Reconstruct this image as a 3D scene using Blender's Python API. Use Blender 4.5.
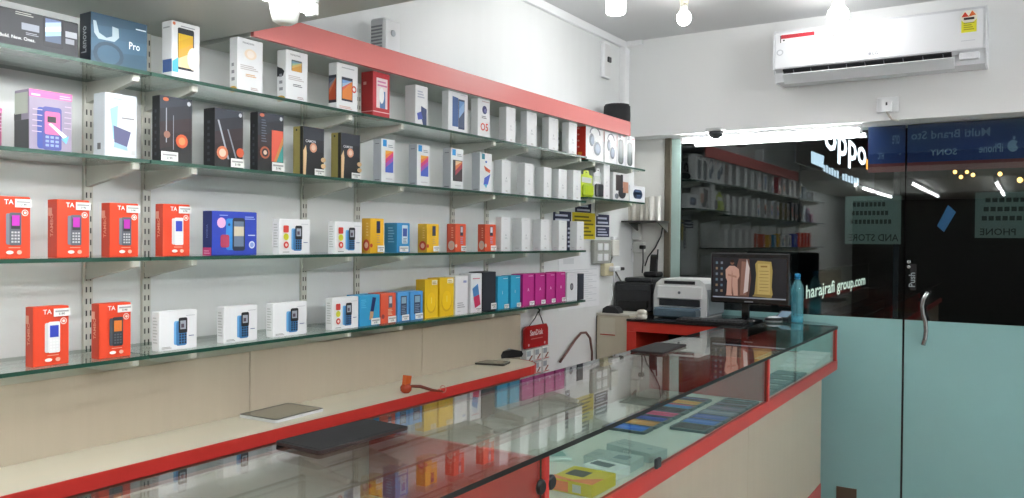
import bpy, bmesh, math, random
from mathutils import Vector, Matrix
random.seed(7)
for o in list(bpy.data.objects): bpy.data.objects.remove(o)
scene = bpy.context.scene
COL = scene.collection

# ------------------------------------------------------------------ camera
EYE = 1.45
F_PX, YAW, PIT, ROL = 815.452, math.radians(32.56727), math.radians(-.708936), math.radians(.477306)
FWD = Vector((-math.sin(YAW) * math.cos(PIT), math.cos(YAW) * math.cos(PIT), math.sin(PIT)))
RGT = Vector((math.cos(YAW), math.sin(YAW), 0))
UPV = Vector((math.sin(YAW) * math.sin(PIT), -math.cos(YAW) * math.sin(PIT), math.cos(PIT)))
cam_d = bpy.data.cameras.new('camera')
cam = bpy.data.objects.new('camera', cam_d); COL.objects.link(cam)
cx = RGT * math.cos(ROL) + UPV * math.sin(ROL)
cy = -RGT * math.sin(ROL) + UPV * math.cos(ROL)
M4 = Matrix((cx, cy, -FWD)).transposed().to_4x4(); M4.translation = (0, 0, EYE)
cam.matrix_world = M4
cam_d.sensor_fit = 'HORIZONTAL'; cam_d.sensor_width = 36.0; cam_d.lens = F_PX / 1024 * 36
cam_d.clip_start = .02
scene.camera = cam

# ------------------------------------------------------------------ world, exposure
W = bpy.data.worlds.new('night'); scene.world = W; W.use_nodes = True
W.node_tree.nodes['Background'].inputs[0].default_value = (.006, .008, .010, 1)
W.node_tree.nodes['Background'].inputs[1].default_value = .2
vs = scene.view_settings
vs.view_transform = 'Standard'; vs.look = 'None'; vs.gamma = 1; vs.use_curve_mapping = False
vs.exposure = 2.2
try:
    scene.cycles.transparent_max_bounces = 32
    scene.cycles.max_bounces = 10
except Exception: pass
TUBE_E, LAMP_E, FRONT_E, FILL_E = 8.3, 9.5, 10.5, 33.0       # radiance of ceiling tubes, ceiling bulbs, tube over the shop front, added fill tubes

# ------------------------------------------------------------------ pixel helpers (survey of the photograph)
def ray(px, py):
    a, b = px - 512, 249 - py
    c, s = math.cos(ROL), math.sin(ROL)
    a, b = c * a - s * b, s * a + c * b
    return FWD + RGT * (a / F_PX) + UPV * (b / F_PX)
def on_x(px, py, x): d = ray(px, py); return Vector((0, 0, EYE)) + d * (x / d.x)
def on_y(px, py, y): d = ray(px, py); return Vector((0, 0, EYE)) + d * (y / d.y)
def on_z(px, py, z): d = ray(px, py); return Vector((0, 0, EYE)) + d * ((z - EYE) / d.z)

# ------------------------------------------------------------------ materials
MATS = {}
def lin(h):
    if not isinstance(h, str): return h
    h = h.lstrip('#')
    v = [int(h[i:i + 2], 16) / 255 for i in (0, 2, 4)]
    return tuple(c / 12.92 if c <= .04045 else ((c + .055) / 1.055) ** 2.4 for c in v)
def mat(col, rough=.45, metal=0, emit=0, coat=0, noise=0, scale=(30, 30, 30), bump=0, alpha=None):
    key = (col, rough, metal, emit, coat, noise, scale, bump)
    if key in MATS: return MATS[key]
    m = bpy.data.materials.new('mat_%s' % (str(col).lstrip('#'))); m.use_nodes = True
    nt = m.node_tree; b = nt.nodes['Principled BSDF']
    c = lin(col)
    b.inputs['Base Color'].default_value = (*c, 1); b.inputs['Roughness'].default_value = rough
    b.inputs['Metallic'].default_value = metal
    if coat: b.inputs['Coat Weight'].default_value = coat; b.inputs['Coat Roughness'].default_value = .08
    if emit:
        b.inputs['Emission Color'].default_value = (*c, 1); b.inputs['Emission Strength'].default_value = emit
    if noise or bump:
        tc = nt.nodes.new('ShaderNodeTexCoord'); mp = nt.nodes.new('ShaderNodeMapping'); nz = nt.nodes.new('ShaderNodeTexNoise')
        mp.inputs['Scale'].default_value = scale; nz.inputs['Scale'].default_value = 1; nz.inputs['Detail'].default_value = 4
        nt.links.new(tc.outputs['Object'], mp.inputs[0]); nt.links.new(mp.outputs[0], nz.inputs[0])
        if noise:
            mr = nt.nodes.new('ShaderNodeMapRange'); mr.inputs['To Min'].default_value = 1 - noise; mr.inputs['To Max'].default_value = 1 + noise
            nt.links.new(nz.outputs[0], mr.inputs['Value'])
            hv = nt.nodes.new('ShaderNodeHueSaturation'); hv.inputs['Color'].default_value = (*c, 1)
            nt.links.new(mr.outputs[0], hv.inputs['Value']); nt.links.new(hv.outputs[0], b.inputs['Base Color'])
        if bump:
            bp = nt.nodes.new('ShaderNodeBump'); bp.inputs['Strength'].default_value = bump; bp.inputs['Distance'].default_value = .002
            nt.links.new(nz.outputs[0], bp.inputs['Height']); nt.links.new(bp.outputs[0], b.inputs['Normal'])
    MATS[key] = m
    return m
def glass(name, tint, f0=.045, gloss=(1, 1, 1), rough=0.0, body=0):
    if name in MATS: return MATS[name]
    m = bpy.data.materials.new(name); m.use_nodes = True; nt = m.node_tree
    nt.nodes.remove(nt.nodes['Principled BSDF']); out = nt.nodes['Material Output']
    g = nt.nodes.new('ShaderNodeNewGeometry'); d = nt.nodes.new('ShaderNodeVectorMath'); d.operation = 'DOT_PRODUCT'
    nt.links.new(g.outputs['Incoming'], d.inputs[0]); nt.links.new(g.outputs['Normal'], d.inputs[1])
    def mth(op, a, bv):
        n = nt.nodes.new('ShaderNodeMath'); n.operation = op
        if hasattr(a, 'links'): nt.links.new(a, n.inputs[0])
        else: n.inputs[0].default_value = a
        if bv is not None:
            if hasattr(bv, 'links'): nt.links.new(bv, n.inputs[1])
            else: n.inputs[1].default_value = bv
        return n.outputs[0]
    a = mth('ABSOLUTE', d.outputs['Value'], None); a = mth('SUBTRACT', 1.0, a); a = mth('MAXIMUM', a, 0.0); a = mth('POWER', a, 5.0)
    a = mth('MULTIPLY', a, 1 - f0); a = mth('ADD', a, f0)
    t = nt.nodes.new('ShaderNodeBsdfTransparent'); t.inputs[0].default_value = (*tint, 1)
    gl = nt.nodes.new('ShaderNodeBsdfGlossy'); gl.inputs['Roughness'].default_value = rough; gl.inputs[0].default_value = (*gloss, 1)
    mx = nt.nodes.new('ShaderNodeMixShader')
    if body:
        df = nt.nodes.new('ShaderNodeBsdfDiffuse'); df.inputs[0].default_value = (*tint, 1); m2 = nt.nodes.new('ShaderNodeMixShader'); m2.inputs[0].default_value = body
        nt.links.new(t.outputs[0], m2.inputs[1]); nt.links.new(df.outputs[0], m2.inputs[2]); t = m2
    nt.links.new(a, mx.inputs[0]); nt.links.new(t.outputs[0], mx.inputs[1]); nt.links.new(gl.outputs[0], mx.inputs[2])
    nt.links.new(mx.outputs[0], out.inputs[0])
    MATS[name] = m
    return m
SHELF_GLASS = glass('shelf_glass', (.89, .95, .925))
TOP_GLASS = glass('counter_glass', (.88, .935, .915))
PANE = glass('shopfront_glass', (.80, .87, .86), f0=.07)
EDGE = mat('#0a4434', .35)
DARKEDGE = mat('#070c0b', .5)
WALL = mat('#e4e6e6', .55, noise=.015, scale=(3, 3, 3))
BACKWALL = mat('#dfe2e2', .42, noise=.03, scale=(2, 14, 1.2))
CREAM = mat('#b7ac99', .38, noise=.05, scale=(3, 40, 2.5))
CREAMTOP = mat('#cfc9b6', .3, noise=.03, scale=(20, 3, 3))
RED = mat('#bf3530', .3, noise=.04, scale=(9, 9, 9))
PELMET = mat('#e48480', .25, coat=.3, noise=.02, scale=(9, 9, 9))
WHITE = mat('#eceef0', .4)
METAL = mat('#c9c9c0', .4, noise=.03)
BLACK = mat('#101114', .4, noise=.05)
CHROME = mat('#b8babc', .25, metal=1, noise=.02)

# ------------------------------------------------------------------ mesh builder
class MB:
    def __init__(s): s.v = []; s.f = []; s.m = []; s.mats = []; s.sm = []
    def mi(s, m):
        if m not in s.mats: s.mats.append(m)
        return s.mats.index(m)
    def face(s, pts, m, smooth=False):
        i = len(s.v); s.v += [tuple(p) for p in pts]; s.f.append(tuple(range(i, i + len(pts)))); s.m.append(s.mi(m)); s.sm.append(smooth)
    def box(s, a, b, m, mside=None, c=0):
        x0, y0, z0 = [min(p, q) for p, q in zip(a, b)]; x1, y1, z1 = [max(p, q) for p, q in zip(a, b)]
        c = min(c, (x1 - x0) * .4, (y1 - y0) * .4, (z1 - z0) * .4)
        i = len(s.v); k = s.mi(m); ks = s.mi(mside) if mside else k
        kx, kz = (k, ks) if (x1 - x0) < (z1 - z0) * .5 else (ks, k)
        if c <= 0:
            s.v += [(x, y, z) for x in (x0, x1) for y in (y0, y1) for z in (z0, z1)]
            for q, kk in (((0, 1, 3, 2), kx), ((4, 6, 7, 5), kx), ((0, 4, 5, 1), ks), ((2, 3, 7, 6), ks), ((0, 2, 6, 4), kz), ((1, 5, 7, 3), kz)):
                s.f.append(tuple(i + j for j in q)); s.m.append(kk); s.sm.append(False)
            return
        X, Y, Z = (x0, x1), (y0, y1), (z0, z1); idx = {}
        sg = (1, -1)
        for a_ in (0, 1):
            for b_ in (0, 1):
                for d_ in (0, 1):
                    for ax in range(3):
                        p = [X[a_] + sg[a_] * c, Y[b_] + sg[b_] * c, Z[d_] + sg[d_] * c]
                        p[ax] = (X[a_], Y[b_], Z[d_])[ax]
                        idx[(a_, b_, d_, ax)] = len(s.v); s.v.append(tuple(p))
        def F(*q): s.f.append(tuple(q)); s.m.append(k); s.sm.append(False)
        for a_ in (0, 1):
            q = [idx[(a_, 0, 0, 0)], idx[(a_, 1, 0, 0)], idx[(a_, 1, 1, 0)], idx[(a_, 0, 1, 0)]]; F(*(q if a_ else q[::-1]))
            q = [idx[(0, a_, 0, 1)], idx[(0, a_, 1, 1)], idx[(1, a_, 1, 1)], idx[(1, a_, 0, 1)]]; F(*(q if a_ else q[::-1]))
            q = [idx[(0, 0, a_, 2)], idx[(1, 0, a_, 2)], idx[(1, 1, a_, 2)], idx[(0, 1, a_, 2)]]; F(*(q if a_ else q[::-1]))
            for b_ in (0, 1):
                F(idx[(a_, b_, 0, 0)], idx[(a_, b_, 0, 1)], idx[(a_, b_, 1, 1)], idx[(a_, b_, 1, 0)])
                F(idx[(a_, 0, b_, 0)], idx[(a_, 1, b_, 0)], idx[(a_, 1, b_, 2)], idx[(a_, 0, b_, 2)])
                F(idx[(0, a_, b_, 1)], idx[(1, a_, b_, 1)], idx[(1, a_, b_, 2)], idx[(0, a_, b_, 2)])
                for d_ in (0, 1): F(idx[(a_, b_, d_, 0)], idx[(a_, b_, d_, 1)], idx[(a_, b_, d_, 2)])
    def prism(s, poly, axis, a, b, m, mside=None, smooth=False):
        # poly: 2-D outline in the two other axes (x,y,z order), extruded a..b along axis
        def P(p, t):
            q = list(p); q.insert(axis, t); return tuple(q)
        i = len(s.v); n = len(poly); k = s.mi(m); ks = s.mi(mside) if mside else k
        s.v += [P(p, a) for p in poly] + [P(p, b) for p in poly]
        s.f.append(tuple(range(i, i + n))[::-1]); s.m.append(k); s.sm.append(False)
        s.f.append(tuple(range(i + n, i + 2 * n))); s.m.append(k); s.sm.append(False)
        for j in range(n):
            s.f.append((i + j, i + (j + 1) % n, i + n + (j + 1) % n, i + n + j)); s.m.append(ks); s.sm.append(smooth)
    def tube(s, pts, r, m, n=10, cap=True):
        pts = [Vector(p) for p in pts]; rr = r if isinstance(r, (list, tuple)) else [r] * len(pts)
        i = len(s.v); k = s.mi(m); u = None
        for j, p in enumerate(pts):
            t = (pts[min(j + 1, len(pts) - 1)] - pts[max(j - 1, 0)]).normalized()
            if u is None: u = t.orthogonal().normalized()
            else: u = (u - t * u.dot(t)).normalized()
            w = t.cross(u)
            for q in range(n):
                an = 2 * math.pi * q / n
                s.v.append(tuple(p + (u * math.cos(an) + w * math.sin(an)) * rr[j]))
        for j in range(len(pts) - 1):
            for q in range(n):
                s.f.append((i + j * n + q, i + j * n + (q + 1) % n, i + (j + 1) * n + (q + 1) % n, i + (j + 1) * n + q)); s.m.append(k); s.sm.append(True)
        if cap:
            s.f.append(tuple(range(i, i + n))[::-1]); s.m.append(k); s.sm.append(False)
            e = i + (len(pts) - 1) * n; s.f.append(tuple(range(e, e + n))); s.m.append(k); s.sm.append(False)
    def lathe(s, prof, c, m, n=20, axis=2):
        i = len(s.v); k = s.mi(m); c = Vector(c)
        for (r, h) in prof:
            for q in range(n):
                an = 2 * math.pi * q / n; a_, b_ = r * math.cos(an), r * math.sin(an)
                s.v.append(tuple(c + Vector(((a_, b_, h), (a_, h, b_), (h, a_, b_))[{2: 0, 1: 1, 0: 2}[axis]])))
        for j in range(len(prof) - 1):
            for q in range(n):
                s.f.append((i + j * n + q, i + j * n + (q + 1) % n, i + (j + 1) * n + (q + 1) % n, i + (j + 1) * n + q)); s.m.append(k); s.sm.append(True)
        s.f.append(tuple(range(i, i + n))[::-1]); s.m.append(k); s.sm.append(False)
        e = i + (len(prof) - 1) * n; s.f.append(tuple(range(e, e + n))); s.m.append(k); s.sm.append(False)
    def build(s, name, parent=None, loc=None, rz=0, fix=True):
        me = bpy.data.meshes.new(name); me.from_pydata(s.v, [], s.f)
        for m in s.mats: me.materials.append(m)
        me.polygons.foreach_set('material_index', s.m); me.polygons.foreach_set('use_smooth', s.sm)
        if fix:
            bm = bmesh.new(); bm.from_mesh(me); bmesh.ops.recalc_face_normals(bm, faces=bm.faces); bm.to_mesh(me); bm.free()
        me.update()
        o = bpy.data.objects.new(name, me); COL.objects.link(o)
        if parent: o.parent = parent
        if loc is not None: o.location = loc
        o.rotation_euler.z = rz
        return o
def tag(o, label=None, cat=None, group=None, kind=None):
    if label: o['label'] = label
    if cat: o['category'] = cat
    if group: o['group'] = group
    if kind: o['kind'] = kind
    return o
def empty(name, loc=(0, 0, 0), rz=0):
    o = bpy.data.objects.new(name, None); COL.objects.link(o); o.location = loc; o.rotation_euler.z = rz; o.empty_display_size = .05
    return o
def part(name, parent, fn, kind=None, label=None):
    b = MB(); fn(b); o = b.build(name, parent)
    if kind: o['kind'] = kind
    if label: o['label'] = label
    return o
def sbox(name, a, b, m, kind='structure', parent=None, c=0, label=None, cat=None):
    q = MB(); q.box(a, b, m, c=c); o = q.build(name, parent)
    if not parent: tag(o, label, cat, kind=kind)
    return o

# ------------------------------------------------------------------ flat print on a face
TXT = {}
def text_polys(st):
    if st in TXT: return TXT[st]
    cu = bpy.data.curves.new('t', 'FONT'); cu.body = st; cu.resolution_u = 2; cu.size = 1; cu.offset = .014
    o = bpy.data.objects.new('t', cu); COL.objects.link(o)
    dg = bpy.context.evaluated_depsgraph_get()
    me = bpy.data.meshes.new_from_object(o.evaluated_get(dg))
    vs_ = [tuple(v.co[:2]) for v in me.vertices]; fs = [tuple(p.vertices) for p in me.polygons]
    bpy.data.objects.remove(o); bpy.data.curves.remove(cu); bpy.data.meshes.remove(me)
    x0 = min(v[0] for v in vs_); x1 = max(v[0] for v in vs_); y0 = min(v[1] for v in vs_); y1 = max(v[1] for v in vs_)
    TXT[st] = ([((v[0] - x0), (v[1] - y0)) for v in vs_], fs, x1 - x0, y1 - y0)
    return TXT[st]
class P:
    """collects flat coloured shapes; frame(s,t,e) maps to local 3-D"""
    def __init__(s, frame, w, h, rough=.4, emit=0, unit=True, eps=.0004):
        s.fr = frame; s.w = w; s.h = h; s.b = MB(); s.l = 1; s.rough = rough; s.emit = emit; s.eps = eps
    def col(s, c): return c if not isinstance(c, (str, tuple)) else mat(c, s.rough, emit=s.emit)
    def poly(s, pts, c):
        s.b.face([s.fr(a * s.w, t * s.h, s.l * s.eps) for a, t in pts], s.col(c)); s.l += 1
    def rect(s, a0, t0, a1, t1, c): s.poly([(a0, t0), (a1, t0), (a1, t1), (a0, t1)], c)
    def ell(s, a, t, ra, c, rt=None, n=14):
        rt = ra * s.w / s.h if rt is None else rt
        s.poly([(a + ra * math.cos(2 * math.pi * k / n), t + rt * math.sin(2 * math.pi * k / n)) for k in range(n)], c)
    def rr(s, a0, t0, a1, t1, r, c):
        rt = r * s.w / s.h; pts = []
        for (ca, ct, st_) in ((a1 - r, t1 - rt, 0), (a0 + r, t1 - rt, 1), (a0 + r, t0 + rt, 2), (a1 - r, t0 + rt, 3)):
            for k in range(4):
                an = math.pi / 2 * (st_ + k / 3); pts.append((ca + r * math.cos(an), ct + rt * math.sin(an)))
        s.poly(pts, c)
    def grad(s, a0, t0, a1, t1, cols, slant=0):
        n = len(cols); dt = (t1 - t0) / n
        for k, c in enumerate(cols):
            lo, hi = t0 + k * dt, t0 + (k + 1) * dt
            cl = lambda v: max(t0, min(t1, v))
            s.poly([(a0, cl(lo)), (a1, cl(lo + slant)), (a1, cl(hi + slant) if k < n - 1 else t1), (a0, cl(hi))], c); s.l -= 1
            if k == 0 and slant > 0: s.poly([(a0, t0), (a1, t0), (a1, cl(lo + slant))], c); s.l -= 1
        s.l += 1
    def text(s, st, a, t, h, c, wmax=None, vert=False, mirror=False, center=False, force=False):
        """a,t fractions of the face, h = letter height (fraction of face height), wmax fraction of width"""
        vs_, fs, tw, th = text_polys(st); k = h * s.h / th; kx = k
        lim = (wmax * (s.h if vert else s.w)) if wmax else None
        if lim and (force or tw * kx > lim): kx = lim / tw
        L = tw * kx; m = s.col(c); a_, t_ = a * s.w, t * s.h
        if center: a_ -= 0 if vert else L / 2
        i = len(s.b.v)
        for (x, y) in vs_:
            xx = (tw - x) if mirror else x
            q = (a_ - y * k, t_ + xx * kx) if vert else (a_ + xx * kx, t_ + y * k)
            s.b.v.append(tuple(s.fr(q[0], q[1], s.l * s.eps)))
        for f in fs: s.b.f.append(tuple(i + j for j in f)); s.b.m.append(s.b.mi(m)); s.b.sm.append(False)
        s.l += 1
    def lines(s, a0, t0, a1, t1, n, c):
        dt = (t1 - t0) / n
        for k in range(n):
            s.rect(a0, t0 + k * dt, a1 - (a1 - a0) * .25 * ((k * 7) % 3) / 2, t0 + k * dt + dt * .45, c); s.l -= 1
        s.l += 1
    def build(s, name, parent): return s.b.build(name, parent, fix=False) if s.b.f else None

# ================================================================== THE ROOM
XW, XF, YG, YF, ZC = -2.035, -1.80, 4.55, 4.39, 2.607
sbox('wall_left', (XW - .1, -2.5, 0), (XW, 4.75, ZC), BACKWALL)
sbox('wall_right', (1.6, -2.5, 0), (1.7, 4.75, ZC), WALL)
sbox('wall_back', (XW, -2.6, 0), (1.6, -2.5, ZC), mat('#3b3834', .6, noise=.06, scale=(4, 4, 4)))
sbox('floor', (XW - .1, -2.6, -.06), (1.7, 4.75, 0), mat('#a8a59c', .25, noise=.05, scale=(4, 4, 4)))
sbox('ceiling', (XW - .1, -2.6, ZC), (1.7, 4.75, ZC + .08), mat('#d2d3d4', .6, noise=.01, scale=(3, 3, 3)))
sbox('wall_front', (XW, YF, 2.05), (1.6, 4.72, ZC), WALL)
sbox('wall_pillar', (XW, YG, 0), (-1.838, 4.72, 2.05), mat('#e6e6e2', .6, noise=.05, scale=(6, 6, 6)))
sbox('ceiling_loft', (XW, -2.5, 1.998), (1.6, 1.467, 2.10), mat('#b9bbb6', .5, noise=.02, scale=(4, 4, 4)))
# trims: conduit along the ceiling corner, corner chase
def _t(b):
    b.box((XW, 1.47, 2.565), (XW + .022, YF, ZC), WHITE, c=.003); b.box((XW + .022, YF - .02, 2.578), (XW + .12, YF, ZC), WHITE, c=.003)
tag(part('trim_1', None, _t), kind='structure')
sbox('trim_2', (XW, 4.33, 2.06), (XW + .035, YF, 2.565), WHITE, c=.003)

# ---- cream panelling below the shelves
pan = empty('trim_3', (-1.98, 1.5, 0)); tag(pan, kind='structure')
ys = [-1.2, .25, on_x(250, 385, -1.93).y, 2.4, 3.10]
for a, b_ in zip(ys[:-1], ys[1:]):
    sbox('panel', (XW - pan.location.x, a + .0012 - 1.5, .3), (-1.93 - pan.location.x, b_ - .0012 - 1.5, 1.114), CREAM, parent=pan, c=.0015)

# ---- pelmet
pel = empty('trim_4', (-1.9, 2.6, 1.998)); tag(pel, kind='structure')
def _p(b): b.box((XW + 1.9, -2.0, .012), (-1.812 + 1.9, 1.37, .064), mat('#b9b9b2', .5))
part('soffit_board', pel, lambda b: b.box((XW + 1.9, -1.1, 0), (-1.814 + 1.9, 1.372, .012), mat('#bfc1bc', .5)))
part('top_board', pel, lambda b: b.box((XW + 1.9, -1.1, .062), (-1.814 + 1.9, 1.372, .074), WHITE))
part('red_fascia', pel, lambda b: b.box((-1.814 + 1.9, -1.1, 0), (-1.80 + 1.9, 1.374, .075), PELMET, c=.001))

# ================================================================== SHELVING
Z1, Z2, Z3, Z4, Z1R, Z2R = 1.846, 1.634, 1.399, 1.161, 1.836, 1.655     # top faces of the glass
GT = .009
ORD = ['top', 'second', 'third', 'lowest']
SEC = [(.40, 1.190), (1.194, 1.93), (1.934, 2.745), (2.749, 3.475)]
SECN = ['leftmost', 'second from left', 'third from left', 'fourth from left']
def shelf_glass(y0, y1, z, label):
    b = MB(); b.box((XW + .012, y0, z - GT), (XF, y1, z), SHELF_GLASS, mside=EDGE)
    tag(b.build('glass_shelf'), label, 'shelf', 'glass shelves on the left wall')
for zi, z in enumerate((Z1, Z2, Z3, Z4)):
    for (a, b_), n in zip(SEC, SECN):
        shelf_glass(a, b_, z, 'clear glass shelf pane with green edge, %s pane of the %s shelf row' % (n, ORD[zi]))
shelf_glass(3.49, 4.17, Z1R, 'short glass shelf pane carrying headphone cartons beside the shop front')
shelf_glass(3.49, 4.17, Z2R, 'short glass shelf pane carrying blister packs beside the shop front')
# uprights with brackets
def bracket_mesh(b, z):
    pr = [(XW + .012, z), (XF - .028, z), (XF - .022, z - .004), (XF - .022, z - .016), (XW + .012, z - .052)]
    b.prism(pr, 1, -.007, .007, METAL)
UPN = ['far left beside the orange carton', 'second from the left', 'third from the left', 'fourth from the left', 'fifth from the left', 'sixth from the left', 'seventh from the left']
def upright(y, zs, z0, label):
    root = empty('shelf_upright', (XW, y, z0)); tag(root, label, 'shelf upright', 'slotted shelf uprights on the left wall')
    def f(b): b.box((0, -.012, 0), (.011, .012, 1.997 - z0), METAL, c=.001)
    part('strip', root, f)
    def g(b):
        n = int((1.99 - z0) / .03)
        dk = mat('#3c3e3c', .7)
        for k in range(n):
            for sy in (-.0055, .0055):
                b.box((.0095, sy - .0018, .01 + k * .03), (.0113, sy + .0018, .024 + k * .03), dk)
    part('slots', root, g, kind='stuff')
    for z in zs:
        b = MB(); bracket_mesh(b, 0); o = b.build('bracket', root)
        o.location = (-XW, 0, z - GT - z0)
        part('end_stop', o, lambda q: q.box((XF - .034, -.009, -.016), (XF - .02, .009, 0), mat('#dcdcd2', .4), c=.002))
for y, n in zip((1.168, 1.330, 1.898, 2.150, 2.715, 2.965, 3.45), UPN):
    upright(y, (Z1, Z2, Z3, Z4), 1.115, 'pale slotted metal upright strip with shelf brackets, ' + n)
upright(.6, (Z1, Z2, Z3, Z4), 1.115, 'pale slotted metal upright strip at the left picture border')
upright(3.60, (Z1R, Z2R), 1.58, 'short slotted upright behind the blister packs')
upright(4.04, (Z1R, Z2R), 1.58, 'short slotted upright nearest the shop front corner')

# ================================================================== CARTONS
def fr_front(d, w): return lambda s, t, e: (d / 2 + e, -w / 2 + s, t)
def fr_left(d, w): return lambda s, t, e: (-d / 2 + s, -w / 2 - e, t)
def keypad_phone(p, a0, t0, a1, t1, body, back, screen, keys='#cfd3d6'):
    w = a1 - a0; h = t1 - t0
    p.rr(a0 - w * .28, t0 + h * .02, a1 - w * .15, t1 - h * .03, w * .14, back)
    p.rr(a0, t0, a1, t1, w * .14, body)
    p.rect(a0 + w * .13, t0 + h * .5, a1 - w * .13, t0 + h * .88, screen)
    for r in range(4):
        for c in range(3):
            p.rect(a0 + w * (.14 + c * .26), t0 + h * (.08 + r * .095), a0 + w * (.32 + c * .26), t0 + h * (.135 + r * .095), keys); p.l -= 1
    p.l += 1
def sticker(c, a0, t0, a1, t1):
    d, w, h = c['dims']
    p = P(fr_front(d, w), w, h, .5); p.l = 14
    p.rect(a0, t0, a1, t1, '#f0f0ee'); q = (t1 - t0)
    p.rect(a0 + .04, t0 + q * .55, a1 - .05, t0 + q * .75, '#a9a9a9'); p.text('5190', a0 + (a1 - a0) * .3, t0 + q * .18, q * .28, '#3a3a3c', wmax=(a1 - a0) * .55)
    o = p.build('price_sticker', c['o'])
def d_tambo(c, f, s, phone='grey', screen='#c229b8', clip=False):
    f.text('TA', .27, .875, .08, '#ffffff')
    f.ell(.84, .745, .095, '#f8e6de'); f.ell(.84, .745, .07, '#e9552b'); f.ell(.84, .745, .042, '#f8e6de')
    bd = {'grey': ('#5d606a', '#7c808a', '#c4c6ca'), 'white': ('#eceded', '#dcdcdc', '#f6f6f6'), 'dark': ('#30343c', '#4a5058', '#5a6068')}[phone]
    keypad_phone(f, .40, .215, .73, .745, bd[0], bd[1], '#23252b' if phone == 'grey' else screen, bd[2])
    if phone == 'grey': f.rect(.46, .53, .67, .70, screen)
    f.ell(.40, .10, .105, '#fbf3ee', rt=.03); f.ell(.66, .10, .07, '#f2b9a4', rt=.035); f.lines(.36, .17, .68, .2, 1, '#f4a78c')
    s.text('TAMBO', .62, .36, .22 * s.w / s.h * 1.6, '#f0a68d', vert=True, wmax=.4)
    s.rect(.08, .72, .5, .86, '#e9a48e')
    sticker(c, .53, .83, 1.0, .965)
def d_keypad(c, f, s, badges=False, lid=True):
    f.rr(.38, .13, .60, .74, .04, '#6fb2e2'); f.rr(.44, .10, .72, .72, .05, '#3f7fb8'); f.rr(.50, .42, .73, .82, .04, '#15171c'); f.rect(.54, .52, .69, .74, '#a9aeb8'); f.rect(.56, .56, .64, .66, '#5a4a5a')
    for r_ in range(4):
        for c_ in range(3): f.rect(.51 + c_ * .07, .15 + r_ * .068, .56 + c_ * .07, .20 + r_ * .068, '#1c2c44'); f.l -= 1
    f.l += 1
    f.lines(.76, .33, .9, .37, 1, '#4f5f98'); f.lines(.68, .86, .92, .89, 1, '#b9bcc2')
    if badges:
        f.rr(.10, .62, .27, .82, .03, '#d8443c'); f.ell(.185, .50, .085, '#d8d83a'); f.ell(.185, .27, .085, '#d8443c'); f.ell(.185, .27, .04, '#f5d5cf')
        f.lines(.07, .06, .28, .1, 1, '#8a8a8a')
    else: f.lines(.05, .06, .3, .12, 2, '#8a8a8a')
    s.lines(.2, .2, .8, .9, 9, '#c9cbcc')
def d_v(c, f, s, cols=('#4a67c8', '#a94fb0', '#d8417a', '#ee8a3f', '#f2b13c'), band=False):
    f.rect(.10, .83, .38, .98, '#2a93d8'); f.lines(.48, .82, .85, .9, 2, '#9aa0a8')
    if band: f.rect(.14, .2, .9, .72, '#2b2b33'); f.grad(.34, .22, .88, .7, ('#3a2a30', '#b03a4a', '#e07b4a', '#efc79a'), .2)
    else: f.grad(.28, .24, .86, .74, cols, .18)
    f.lines(.3, .08, .8, .14, 1, '#d0d2d6')
    s.lines(.25, .88, .75, .92, 1, '#7b7f88'); s.lines(.2, .05, .8, .1, 1, '#7b7f88')
def d_feather(c, f, s):
    f.rect(.15, .84, .4, .98, '#2f8fa6'); f.ell(.5, .78, .08, '#3a6ab8', rt=.03)
    f.poly([(.3, .68), (.85, .58), (.8, .5), (.45, .55)], '#e2613c'); f.poly([(.85, .48), (.35, .36), (.28, .18), (.65, .2)], '#3b57c4'); f.poly([(.3, .2), (.6, .2), (.5, .1)], '#55b6d8')
    s.lines(.2, .05, .8, .1, 1, '#8b8f98')
def d_plain(c, f, s):
    f.text('A', .42, .44, .07, '#a4a8ae'); f.lines(.36, .36, .66, .42, 2, '#c3c6ca'); f.lines(.4, .07, .64, .12, 2, '#b3a9a6'); f.lines(.25, .93, .6, .95, 1, '#cfd1d4')
    s.lines(.3, .07, .7, .12, 1, '#cfd0d2')
def d_a(c, f, s, glyph='A', gcol='#f3e9f1'):
    f.text(glyph, .42, .46, .10, gcol); f.lines(.5, .93, .9, .96, 1, gcol)
    sticker(c, .52, .02, .97, .15)
def d_yel(c, f, s):
    f.ell(.48, .38, .38, '#d9a900', rt=.26); f.ell(.48, .42, .33, '#f2c800', rt=.25); f.text('l', .46, .38, .16, '#f7e27a')
    f.rect(.5, .86, .92, .98, '#f5efdc'); f.lines(.55, .88, .85, .96, 2, '#b99a4a')
def d_feature(c, f, s, seal='#c8452c', scr='#27306a', body='#2b2f42', st=True):
    f.rect(.44, .58, .72, .93, body); f.rect(.48, .70, .68, .9, scr); f.lines(.46, .3, .7, .56, 4, '#c9a06a' if st else '#9aa0c8')
    s.ell(.55, .23, .38, seal, rt=.17); s.ell(.55, .23, .22, '#e9b8a6', rt=.09); s.lines(.55, .5, .8, .92, 5, '#e7c06a' if st else '#f0a58a')
    f.ell(.05, .22, .1, seal)
    sticker(c, .44, .03, .96, .22)
def d_bluefeature(c, f, s):
    f.rr(.38, .30, .82, .93, .05, '#d6e4ee'); f.rect(.44, .55, .76, .82, '#3a57a8'); f.lines(.46, .32, .74, .52, 4, '#7a8898'); s.lines(.3, .35, .8, .9, 6, '#7fc3e6')
    sticker(c, .12, .03, .8, .22)
def d_cyanphone(c, f, s):
    f.poly([(.50, .42), (.66, .40), (.80, .90), (.62, .93)], '#1d2a66'); f.poly([(.46, .2), (.62, .2), (.68, .45), (.5, .47)], '#d8a777'); f.lines(.05, .6, .3, .9, 5, '#4fb6dd')
    sticker(c, .5, .03, .96, .24)
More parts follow.
